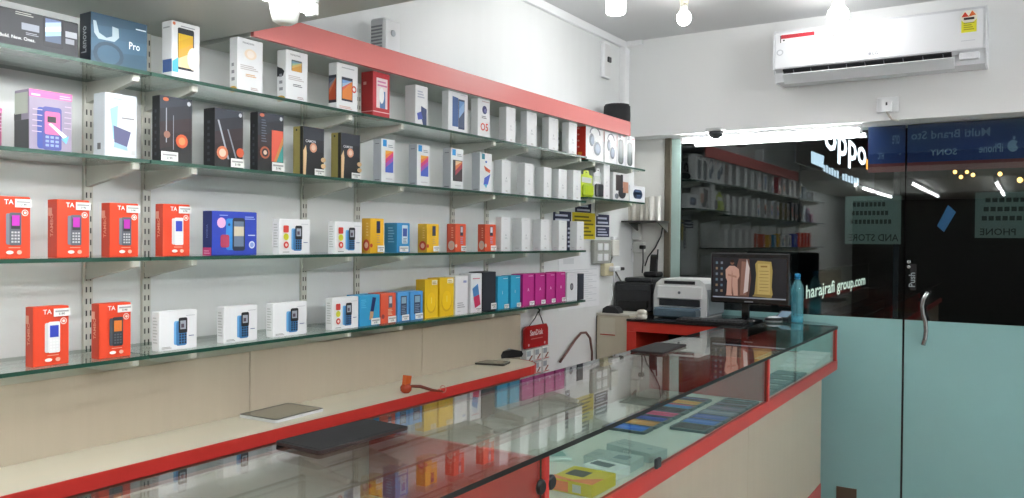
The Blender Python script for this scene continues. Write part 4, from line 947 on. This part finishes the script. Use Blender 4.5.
for i, (dx, hh, rz, lb) in enumerate(((-.07, .115, .1, 'crumpled clear packet leaning on the corner shelf, left one'), (-.01, .135, -.15, 'glossy clear packet on the corner shelf, middle one'), (.055, .14, .2, 'white paper packet on the corner shelf, right one'))):
    q = MB(); n = 6
    for k in range(n):
        for j in range(4):
            pass
    grid = [[(-.035 + .07 * k / n, .012 * math.sin(k * 1.9 + i) * (1 - j / 5), hh * j / 4) for k in range(n + 1)] for j in range(5)]
    mm = mat('#d9d5cb' if i < 2 else '#eceae4', .18, coat=.6, noise=.1, scale=(60, 60, 60))
    for j in range(4):
        for k in range(n):
            a_, b2, c_, d_ = grid[j][k], grid[j][k + 1], grid[j + 1][k + 1], grid[j + 1][k]
            q.face([a_, b2, c_, d_], mm); q.face([(x, y - .016, z) for x, y, z in (a_, d_, c_, b2)], mm)
    for j in range(4): 
        for k in (0, n): a_, d_ = grid[j][k], grid[j + 1][k]; q.face([a_, d_, (d_[0], d_[1] - .016, d_[2]), (a_[0], a_[1] - .016, a_[2])], mm)
    for j in (0, 4):
        for k in range(n): a_, d_ = grid[j][k], grid[j][k + 1]; q.face([a_, d_, (d_[0], d_[1] - .016, d_[2]), (a_[0], a_[1] - .016, a_[2])], mm)
    o = q.build('packet', None, (-1.905 + dx, 4.43, 1.5625), rz, fix=False); tag(o, lb, 'packet', 'packets on the corner shelf')
    part('seal_strip', o, lambda b: b.box((-.034, -.017, hh), (.034, .001, hh + .004), mat('#f2f2ee', .3)))
for nm, pp, lb in (('hanging_cable', [(663, 224), (661, 236), (655, 248), (648, 257), (645, 266)], 'black cable sagging from the end of the corner shelf'), ('hanging_cable', [(616, 243), (624, 243.5), (633, 244)], 'thin grey cable running between switchboard and adapter boxes'), ('hanging_cable', [(612, 257), (610, 264), (616, 272), (621, 281)], 'thin grey cable curling above the black inkjet printer')):
    b = MB(); cm = mat('#2a2b2d', .5) if 'black cable' in lb else mat('#8d8d88', .5); b.tube([on_y(x_, y_, YG - .012) if nm and x_ > 622 or 'between' in lb and x_ > 630 else on_x(x_, y_, XW + .012) for x_, y_ in pp], .0045, cm, 8); tag(b.build(nm), lb, 'cable')
# black gadgets above inkjet
gd = empty('desk_phone', (-1.86, 4.44, 1.2365)); tag(gd, 'black cordless phone standing on the black inkjet printer', 'phone')
part('cradle', gd, lambda b: b.box((-.045, -.045, 0), (.045, .045, .03), BLACK, c=.008))
part('handset', gd, lambda b: b.prism([(-.012, .031), (.018, .031), (.026, .125), (.012, .13), (.0, .12)], 0, -.018, .02, BLACK))
part('antenna', gd, lambda b: b.tube([(.025, 0, .1), (.028, 0, .16)], .005, BLACK, 8))
# hanging card rack with memory cards
rk = empty('card_rack', (XW, 3.385, .80)); tag(rk, 'red hanging card rack with white lettering and boxed memory cards', 'card rack')
hy0, hz0 = -.105, 0
part('hook', rk, lambda b: b.tube([(.002, -.01, .318), (.03, -.01, .318), (.04, -.01, .31), (.036, -.01, .298), (.028, -.01, .297)], .004, BLACK, 8))
part('wire', rk, lambda b: b.tube([(.02, -.075, .235), (.03, -.035, .272), (.033, -.01, .302), (.03, .02, .272), (.02, .06, .235)], .0025, mat('#4a4c4e', .4), 6))
hd = part('header_card', rk, lambda b: b.prism([(-.115, .13), (.105, .13), (.105, .215), (.09, .235), (-.10, .235), (-.115, .22)], 0, .012, .022, mat('#b01c1e', .35, coat=.2)))
p = P(lambda s, t, e: (.022 + e, -.115 + s, .13 + t), .22, .105, .4); p.text('SanDisk', .22, .55, .26, '#f4eeee', wmax=.56); p.rect(.25, .38, .75, .42, '#d88a86'); p.ell(.16, .14, .03, '#d8d8d8'); p.ell(.84, .14, .03, '#d8d8d8'); p.build('lettering', hd)
for i in range(3):
    for j in range(2):
        pk = part('card_pack', rk, lambda b: b.box((.008, -.112 + i * .076, .0 + j * .064), (.03, -.044 + i * .076, .06 + j * .064), mat('#dcdcda', .35), c=.002))
        p = P(lambda s, t, e: (.03 + e, -.112 + i * .076 + s, j * .064 + t), .068, .06, .4); p.rect(.08, .5, .6, .92, '#9aa0a6'); p.poly([(.3, .2), (.7, .55), (.85, .5), (.45, .12)], '#8a4a38'); p.rect(.1, .06, .9, .12, '#c03a34'); p.build('print', pk)
b = MB(); pts = [on_x(560, 362, XW + .02), on_x(567, 352, XW + .02), on_x(575, 340, XW + .02), on_x(581, 333, XW + .02), on_x(586, 332.5, XW + .02), on_x(590, 338, XW + .02), on_x(592, 352, XW + .02), on_x(592, 372, XW + .02)]
b.tube(pts, .0065, mat('#6b4a42', .5, noise=.2, scale=(40, 40, 40)), 10); tag(b.build('wall_cable'), 'thick brown cable looping on the lower left wall', 'cable')

# ================================================================== SHOP FRONT
FILM = mat('#94c2c2', .5, noise=.02, scale=(3, 3, 3))
ZFR = 1.056
def pane(root, x0, x1, film_z=ZFR):
    part('pane', root, lambda b: b.box((x0, -.005, .012), (x1, .005, 2.045), PANE))
    part('frosted_film', root, lambda b: b.box((x0 + .002, -.0068, .014), (x1 - .002, -.0054, film_z), FILM))
w1 = empty('window_1', (0, YG + .02, 0)); tag(w1, kind='structure'); pane(w1, -1.80, -.552)
part('edge_frame', w1, lambda b: b.box((-1.838, -.03, 0), (-1.80, .03, 2.05), mat('#5d5648', .6, noise=.3, scale=(20, 20, 8)), c=.003))
part('edge_strip', w1, lambda b: b.box((-1.80, -.012, 1.06), (-1.745, -.0058, 2.045), mat('#a9c2bc', .4, noise=.04)))
d1 = empty('door_1', (0, YG + .02, 0)); tag(d1, kind='structure'); pane(d1, -.546, .42)
w2 = empty('window_2', (0, YG + .02, 0)); tag(w2, kind='structure'); pane(w2, .426, 1.598)
hp = [on_y(*q, YG - .03) for q in [(928, 292), (923.5, 299), (922, 306), (923, 314), (925.5, 322), (926, 331), (925, 339), (923, 345)]]
hd = part('door_handle', d1, lambda b: b.tube([q - d1.location for q in hp], .011, CHROME, 10))
for q in (hp[1], hp[-2]):
    part('standoff', hd, lambda b: b.tube([(q.x, -.045, q.z), (q.x, -.006, q.z)], .006, CHROME, 8))
a = on_y(907, 290, YG); b_ = on_y(916, 264, YG)
lk = part('push_plate', d1, lambda b: b.box((a.x + .012, -.009, a.z), (b_.x, -.0055, b_.z), mat('#14161a', .4)))
p = P(lambda s, t, e: (a.x + .012 + s, -.009 - e, a.z + t), b_.x - a.x - .012, b_.z - a.z, .5); p.text('Push', .85, .12, .22, '#9aa4a8', vert=True, wmax=.75); p.build('lettering', lk)
part('lock_knob', d1, lambda b: b.lathe([(.008, 0), (.01, -.006), (.006, -.01)], (on_y(908.5, 262, YG).x, -.0055, on_y(908.5, 262, YG).z), CHROME, 12, axis=1))
part('lock_knob', d1, lambda b: b.lathe([(.008, 0), (.01, -.006), (.006, -.01)], (on_y(908.5, 267, YG).x, -.0055, on_y(908.5, 267, YG).z), CHROME, 12, axis=1))
part('floor_patch', w1, lambda b: b.box((-.86, -.014, .08), (-.76, -.007, .155), mat('#5a4a3c', .4)))
# vinyl lettering on the outside of the glass (reads mirrored from inside)
def vinyl(root, x0, x1, z0, z1, fn, bg, name, y=.0062):
    o = part(name, root, lambda b: b.box((x0, y, z0), (x1, y + .0012, z1), mat(bg, .5)))
    p = P(lambda s, t, e: (x0 + s, y - e, z0 + t), x1 - x0, z1 - z0, .5, eps=.0002); fn(p); p.build('lettering', o)
def X(px, py=150): return on_y(px, py, YG + .026).x
def Zp(px, py): return on_y(px, py, YG + .026).z
LG = '#7f92aa'
zb0, zb1, zr0 = Zp(950, 161), 2.045, Zp(950, 170)
def t_left(p):
    wx = lambda px: (X(px) - p.x0) / p.w
    p.text('ore', wx(892), .50, .26, LG, mirror=True, wmax=.2); p.text('HTC', wx(878), .12, .18, LG, mirror=True, wmax=.16); p.ell(wx(900), .24, .022, LG)
def t_right(p):
    wx = lambda px: (X(px) - p.x0) / p.w
    p.text('Multi Brand Sto', wx(911), .60, .22, LG, mirror=True, wmax=wx(990) - wx(911))
    p.text('iPhone', wx(979), .18, .22, LG, mirror=True, wmax=wx(1004) - wx(980)); p.text('SONY', wx(930), .16, .17, LG, mirror=True, wmax=wx(960) - wx(931))
    a = wx(1013); p.ell(a, .32, .024, LG, rt=.15); p.ell(a + .024, .35, .011, NVY, rt=.07); p.ell(a + .004, .52, .006, LG, rt=.05)
def vin(root, x0, x1, z0, z1, fn, bg, name):
    o = part(name, root, lambda b: b.box((x0, .0062, z0), (x1, .0074, z1), mat(bg, .5)))
    p = P(lambda s, t, e: (x0 + s, .0060 - e, z0 + t), x1 - x0, z1 - z0, .5, eps=.00012); p.x0 = x0
    if fn: fn(p); p.build('lettering', o)
NVY, MRN = '#1b2f6c', '#6e2a2c'
vin(w1, X(868), -.554, zb0, zb1, t_left, NVY, 'blue_sign_film'); vin(d1, -.544, .418, zb0, zb1, t_right, NVY, 'blue_sign_film'); vin(w2, .428, 1.59, zb0, zb1, None, NVY, 'blue_sign_film')
vin(w1, X(868), -.554, zr0, zb0, None, MRN, 'maroon_sign_film'); vin(d1, -.544, .418, zr0, zb0, None, MRN, 'maroon_sign_film'); vin(w2, .428, 1.59, zr0, zb0, None, MRN, 'maroon_sign_film')
PG = '#5c6866'
def t_post(p):
    for k in range(3):
        for q_ in range(8 + k): p.rect(.14 + q_ * .075 - .02 * k, .78 - .18 * k, .195 + q_ * .075 - .02 * k, .87 - .18 * k, '#16191a'); p.l -= 1
    p.l += 1
    p.text('AND STORE', .06, .06, .15, '#16191a', mirror=True, wmax=.9)
def t_post2(p):
    for k in range(3):
        for q_ in range(7 + k): p.rect(.12 + q_ * .08 - .02 * k, .78 - .2 * k, .18 + q_ * .08 - .02 * k, .88 - .2 * k, '#16191a'); p.l -= 1
    p.l += 1
    p.text('PHONE', .06, .06, .15, '#16191a', mirror=True, wmax=.8)
vin(w1, X(846), X(902), Zp(870, 244), Zp(870, 196), t_post, PG, 'poster_film')
vin(d1, X(976), X(976) + .36, Zp(1000, 238), Zp(1000, 192), t_post2, PG, 'poster_film')
q = [on_y(*s_, YG + .026) for s_ in [(937, 226), (944, 232), (956, 212), (948, 205)]]
part('blue_sticker', d1, lambda b: b.prism([(v.x, v.z) for v in q], 1, .0062, .0074, mat('#3f74b0', .5)))

# ---- outside, at night
sbox('ground_street', (-9, 4.75, -.12), (9, 16, -.06), mat('#2a2b2d', .8, noise=.1, scale=(4, 4, 4)))
nb = empty('neighbour_building', (-2.6, 9.3, -.06)); tag(nb, 'dark neighbouring building seen through the shop front at night', 'building')
part('wall', nb, lambda b: b.box((-1.2, -2.4, 0), (.98, 3.0, 4.2), mat('#1c1d20', .8, noise=.1)))
part('shutter', nb, lambda b: [b.box((.981, -1.6 + k * .001, .3 + k * .12), (.992, 2.2, .41 + k * .12), mat('#202327', .6)) for k in range(4)])
part('roof_edge', nb, lambda b: b.box((-1.25, -2.45, 4.2), (1.03, 3.05, 4.3), mat('#26272a', .8)))
XS2 = -1.6
sg = empty('lit_shop_sign', (XS2 - .018, 8.9, 2.28)); tag(sg, 'lit navy shop sign with white rounded letters across the street', 'sign')
part('sign_box', sg, lambda b: b.box((-.001, -2.2, -.2), (.018, 1.6, .5), mat('#10183a', .5)))
def mpt(px, py): v = on_x(px, py, XS2); return v.y, v.z
def plane(o, emit, eps=.0015): return P(lambda s_, t, e: (.018 + e, s_ - o.location.y, t - o.location.z), 1, 1, .4, emit=emit, eps=eps)
def q4(p, c, *px): p.poly([mpt(*v) for v in px], c)
y0 = mpt(824, 148)[0]; y1 = mpt(866, 160)[0]
p = plane(sg, 1.1); p.text('oppo', y0, 2.205, .29, '#e6ecf6', wmax=y1 - y0, force=True); p.build('letters', sg)
p = plane(sg, .45); q4(p, '#b4c4d6', (811, 163), (811, 151), (824, 156), (823, 168))
for (xa, ya_, xb, yb_) in ((823, 166, 839, 174), (842, 175, 859, 181)):
    for k in range(6):
        f0, f1 = k / 6, (k + .78) / 6; L_ = lambda a_, b2, f: a_ + (b2 - a_) * f; hh = 6.5 + (k % 2)
        q4(p, '#aebccc', (L_(xa, xb, f0), L_(ya_, yb_, f0) + 5), (L_(xa, xb, f1), L_(ya_, yb_, f1) + 5), (L_(xa, xb, f1), L_(ya_, yb_, f1) + 5 - hh), (L_(xa, xb, f0), L_(ya_, yb_, f0) + 5 - hh)); p.l -= 1
p.build('small_lettering', sg)
p = plane(sg, .9); q4(p, '#e0607c', (868, 152), (874, 153), (874, 145), (868, 143)); q4(p, '#e08a3c', (866, 169), (873, 172), (873, 162), (866, 159)); p.build('lit_badges', sg)
ws = empty('lettered_board', (XS2 - .018, 8.4, .9)); tag(ws, 'black board with one line of white lettering low outside the glass', 'sign')
part('board', ws, lambda b: b.box((-.001, -1.7, -.1), (.018, 1.8, .3), mat('#0c0d0f', .5)))
p = plane(ws, .35); ya, yb = mpt(806, 292)[0], mpt(865, 285)[0]; p.text('harajrafi group.com', ya, .93, .15, '#c8d4c8', wmax=yb - ya, force=True); p.build('lettering', ws)
fb = empty('far_building', (1.6, 11.6, -.06)); tag(fb, 'dark building far across the street carrying small warm lamps', 'building')
part('wall', fb, lambda b: b.box((-3.0, -.5, 0), (3.4, .6, 4.6), mat('#151618', .85, noise=.1)))
part('roof_edge', fb, lambda b: b.box((-3.05, -.56, 4.6), (3.45, .65, 4.72), mat('#1c1d1f', .8)))
for i, (px, py, r) in enumerate(((955, 172, .022), (961, 177, .022), (967, 172, .02), (973, 175, .022), (1000, 174, .024), (1020, 180, .03))):
    v = on_y(px, py, 11.0); q = MB(); q.lathe([(r * .3, -r), (r * .85, -r * .5), (r, 0), (r * .85, r * .5), (r * .3, r)], (0, 0, 0), mat('#ffb860', .4, emit=1.5), 10)
    o = q.build('street_lamp', None, v); tag(o, 'small warm lamp glowing outside above the door glass, %s from the left' % ['first', 'second', 'third', 'fourth', 'fifth', 'sixth'][i], 'lamp', 'warm lamps in the dark street')
    part('lamp_arm', o, lambda b: b.tube([(0, r * .5, 0), (0, .0997, 0)], .006, BLACK, 6))

# ---- air conditioner
ac = empty('air_conditioner', (-.653, YF, 2.257)); tag(ac, 'white split air conditioner with open flap on the wall above the door', 'air conditioner')
AW = mat('#e9ecf0', .22, coat=.4, noise=.01)
prf = [(-.0005, .0), (-.0005, .25), (-.17, .255), (-.192, .235), (-.195, .06), (-.17, .045), (-.155, .0)]
part('casing', ac, lambda b: b.prism(prf, 0, -.46, .46, AW))
part('front_panel', ac, lambda b: b.prism([(-.1955, .064), (-.1925, .237), (-.196, .238), (-.1995, .064)], 0, -.455, .455, AW))
for s in (-1, 1): part('end_cap', ac, lambda b: b.prism([(-.0005, -.002), (-.0005, .252), (-.172, .257), (-.197, .236), (-.2, .058), (-.172, .038), (-.155, -.004)], 0, s * .4602, s * .467, mat('#dfe2e6', .35)))
part('outlet', ac, lambda b: b.prism([(-.158, .012), (-.176, .047), (-.1945, .058), (-.1962, .054), (-.178, .04), (-.161, .008)], 0, -.42, .33, mat('#26282c', .6)))
part('flap', ac, lambda b: b.prism([(-.150, -.006), (-.195, .034), (-.199, .030), (-.153, -.011)], 0, -.42, .34, mat('#dde0e4', .3)))
for k in range(9): part('vane', ac, lambda b: b.prism([(-.160, .012), (-.194, .05), (-.19, .053), (-.158, .02)], 0, -.37 + k * .083, -.367 + k * .083, mat('#8c9096', .5)))
p = P(lambda s, t, e: (-.46 + s, -.1995 - e + .003 * (t / .174) * 0, .064 + t), .92, .174, .35)
p.rect(.03, .72, .31, .95, '#f2f2f4'); p.rect(.035, .83, .21, .94, '#c23440'); p.rect(.03, .72, .035, .93, '#33353a'); p.rect(.307, .75, .312, .96, '#33353a'); p.rect(.29, .74, .31, .765, '#33353a'); p.rect(.045, .76, .055, .8, '#44464a'); p.ell(.24, .84, .012, '#c4c8d0'); p.ell(.275, .82, .016, '#b0b6c0'); p.ell(.03, .44, .018, '#b9bdc4', rt=.09); p.ell(.03, .44, .012, '#e2e5ea', rt=.06)
p.build('banner_sticker', ac)
p = P(lambda s, t, e: (-.46 + s, -.1995 - e, .064 + t), .92, .174, .35); p.rect(.90, .42, .965, .84, '#e6e23c'); p.ell(.932, .82, .036, '#f2f0e2', rt=.17); p.poly([(.9, .82), (.915, .95), (.932, .82)], '#d8432e'); p.poly([(.93, .82), (.945, .97), (.962, .85)], '#d8662e'); p.rect(.91, .74, .955, .80, '#2c2a26'); p.lines(.91, .48, .955, .7, 4, '#a8a42c'); p.build('energy_label', ac)
p = P(lambda s, t, e: (-.46 + s, -.1995 - e, .064 + t), .92, .174, .35); p.ell(.485, .14, .008, '#9a9ea6'); p.text('LG', .498, .1, .09, '#8a8e96'); p.lines(.9, .2, .96, .24, 1, '#c6cad2'); p.build('lettering', ac)
part('display_window', ac, lambda b: b.box((.36, -.1935, .018), (.44, -.165, .05), mat('#e3e6ea', .3), c=.004))
# socket with plug under the AC
sk = empty('wall_socket', (-.612, YF, 2.088)); tag(sk, 'white wall socket with plug and cord below the air conditioner', 'socket')
part('plate', sk, lambda b: b.box((-.05, -.012, 0), (.05, -.0005, .075), WHITE, c=.003))
part('plug', sk, lambda b: b.prism([(-.02, .0), (.02, .0), (.024, .05), (.0, .06), (-.024, .05)], 1, -.045, -.012, WHITE))
part('indicator', sk, lambda b: b.box((-.004, -.0462, .03), (.004, -.045, .045), mat('#44484c', .5)))
part('cord', sk, lambda b: b.tube([(0, -.03, 0), (.01, -.03, -.02), (.02, -.02, -.036), (.05, -.012, -.045)], .005, mat('#b8b6ac', .5), 8))

# ================================================================== LAMPS
def tube_light(name, c, length, axis, e, label, group=None, up=True):
    o = empty(name, c); tag(o, label, 'tube light', group)
    h = length / 2
    def V(t, s, z): return (t, s, z) if axis == 0 else (s, t, z)
    EM = mat((1.0, 1.0, 1.0), .4, emit=e)
    part('batten', o, lambda b: b.box(V(-h, -.016, .012), V(h, .016, .031), WHITE, c=.002))
    part('tube', o, lambda b: b.tube([V(-h + .012, 0, 0), V(h - .012, 0, 0)], .0125, EM, 12))
    for s in (-1, 1): part('end_cap', o, lambda b: b.box(V(s * h, -.015, -.015), V(s * (h - .014), .015, .012), WHITE, c=.002))
    return o
for x, n in ((-1.375, 'nearest the shelves'), (-.90, 'in the middle row'), (-.27, 'in the right row')):
    for y, m_ in ((.735, 'front'), (-.48, 'rear')):
        tube_light('tube_light', (x, y, 1.963), 1.16, 1, TUBE_E, 'white tube light under the loft, %s one %s' % (m_, n), 'tube lights under the loft')
for y, m_ in ((3.2, 'nearer the shop front'), (1.9, 'nearer the loft')):  # unseen fill tubes, added to brighten the right-hand side of the view
    o = tube_light('tube_light', (1.565, y, 2.25), 1.16, 1, FILL_E, 'added unseen white fill tube light on the right wall, %s' % m_, 'added fill tube lights on the right wall')
fl = tube_light('tube_light', ((X(681) + X(862)) / 2 * (4.47 / 4.576), 4.47, 2.018), .968, 0, FRONT_E, 'bright tube light along the wall edge above the shop front glass')
# white spot lamp under the loft edge beside the tube
so = on_z(285, 10, 1.93); sl = empty('spot_lamp', (so.x, so.y, 1.90)); tag(sl, 'white cup lamp under the loft near its front edge', 'lamp')
part('cup', sl, lambda b: b.lathe([(.016, 0), (.026, .006), (.031, .03), (.034, .06), (.03, .064)], (0, 0, 0), mat('#e4e8e4', .3, coat=.3), 20))
part('mount', sl, lambda b: b.box((-.02, -.02, .064), (.02, .02, .0975), WHITE, c=.003))
part('cable', sl, lambda b: b.tube([(-.02, 0, .08), (-.035, -.01, .085), (-.045, -.03, .095)], .003, BLACK, 6))
def bulb(px, py, zc, r, label, shape):
    v = on_z(px, py, zc); o = empty('ceiling_bulb', (v.x, v.y, zc)); tag(o, label, 'bulb', 'ceiling bulbs')
    EM = mat((1.0, .99, .97), .4, emit=LAMP_E)
    if shape == 'round': pr = [(r * .35, -r * .98), (r * .75, -r * .72), (r, -r * .1), (r * .92, r * .45), (r * .6, r * .9)]
    else: pr = [(r * .9, -r * 1.1), (r, -r), (r, r * .9), (r * .6, r * 1.1)]
    part('globe', o, lambda b: b.lathe(pr, (0, 0, 0), EM, 24))
    part('lamp_base', o, lambda b: b.lathe([(r * .58, r * .9), (r * .5, r * 1.7), (.014, r * 1.9)], (0, 0, 0), mat('#d8d6c8', .4), 20))
    part('holder', o, lambda b: b.lathe([(.014, r * 1.9), (.02, r * 1.95), (.02, r * 2.6), (.024, ZC - zc - .008), (.03, ZC - zc - .0005)], (0, 0, 0), mat('#c9c4b0', .5), 20))
bulb(616, 3, 2.49, .042, 'drum-shaped bright ceiling bulb nearest the left wall', 'drum')
bulb(684, 18, 2.49, .034, 'small round ceiling bulb in the middle of the three', 'round')
bulb(838, 16, 2.49, .048, 'large round ceiling bulb before the air conditioner', 'round')
# dome camera under the wall edge
dm = on_y(717, 133, 4.36); dcam = empty('dome_camera', (dm.x, 4.352, 2.052)); tag(dcam, 'small grey dome security camera on the wall edge above the glass', 'security camera')
dcam.location = (dm.x, 4.342, 2.046); dcam.scale = (1.6, 1.6, 1.15)
part('mount', dcam, lambda b: b.box((-.028, -.028, -.004), (.028, .0297, .012), mat('#b9bcbc', .4), c=.003))
part('dome', dcam, lambda b: b.lathe([(.026, -.004), (.025, -.016), (.018, -.03), (.008, -.036)], (0, 0, 0), mat('#3a3e42', .2, coat=.5), 20))
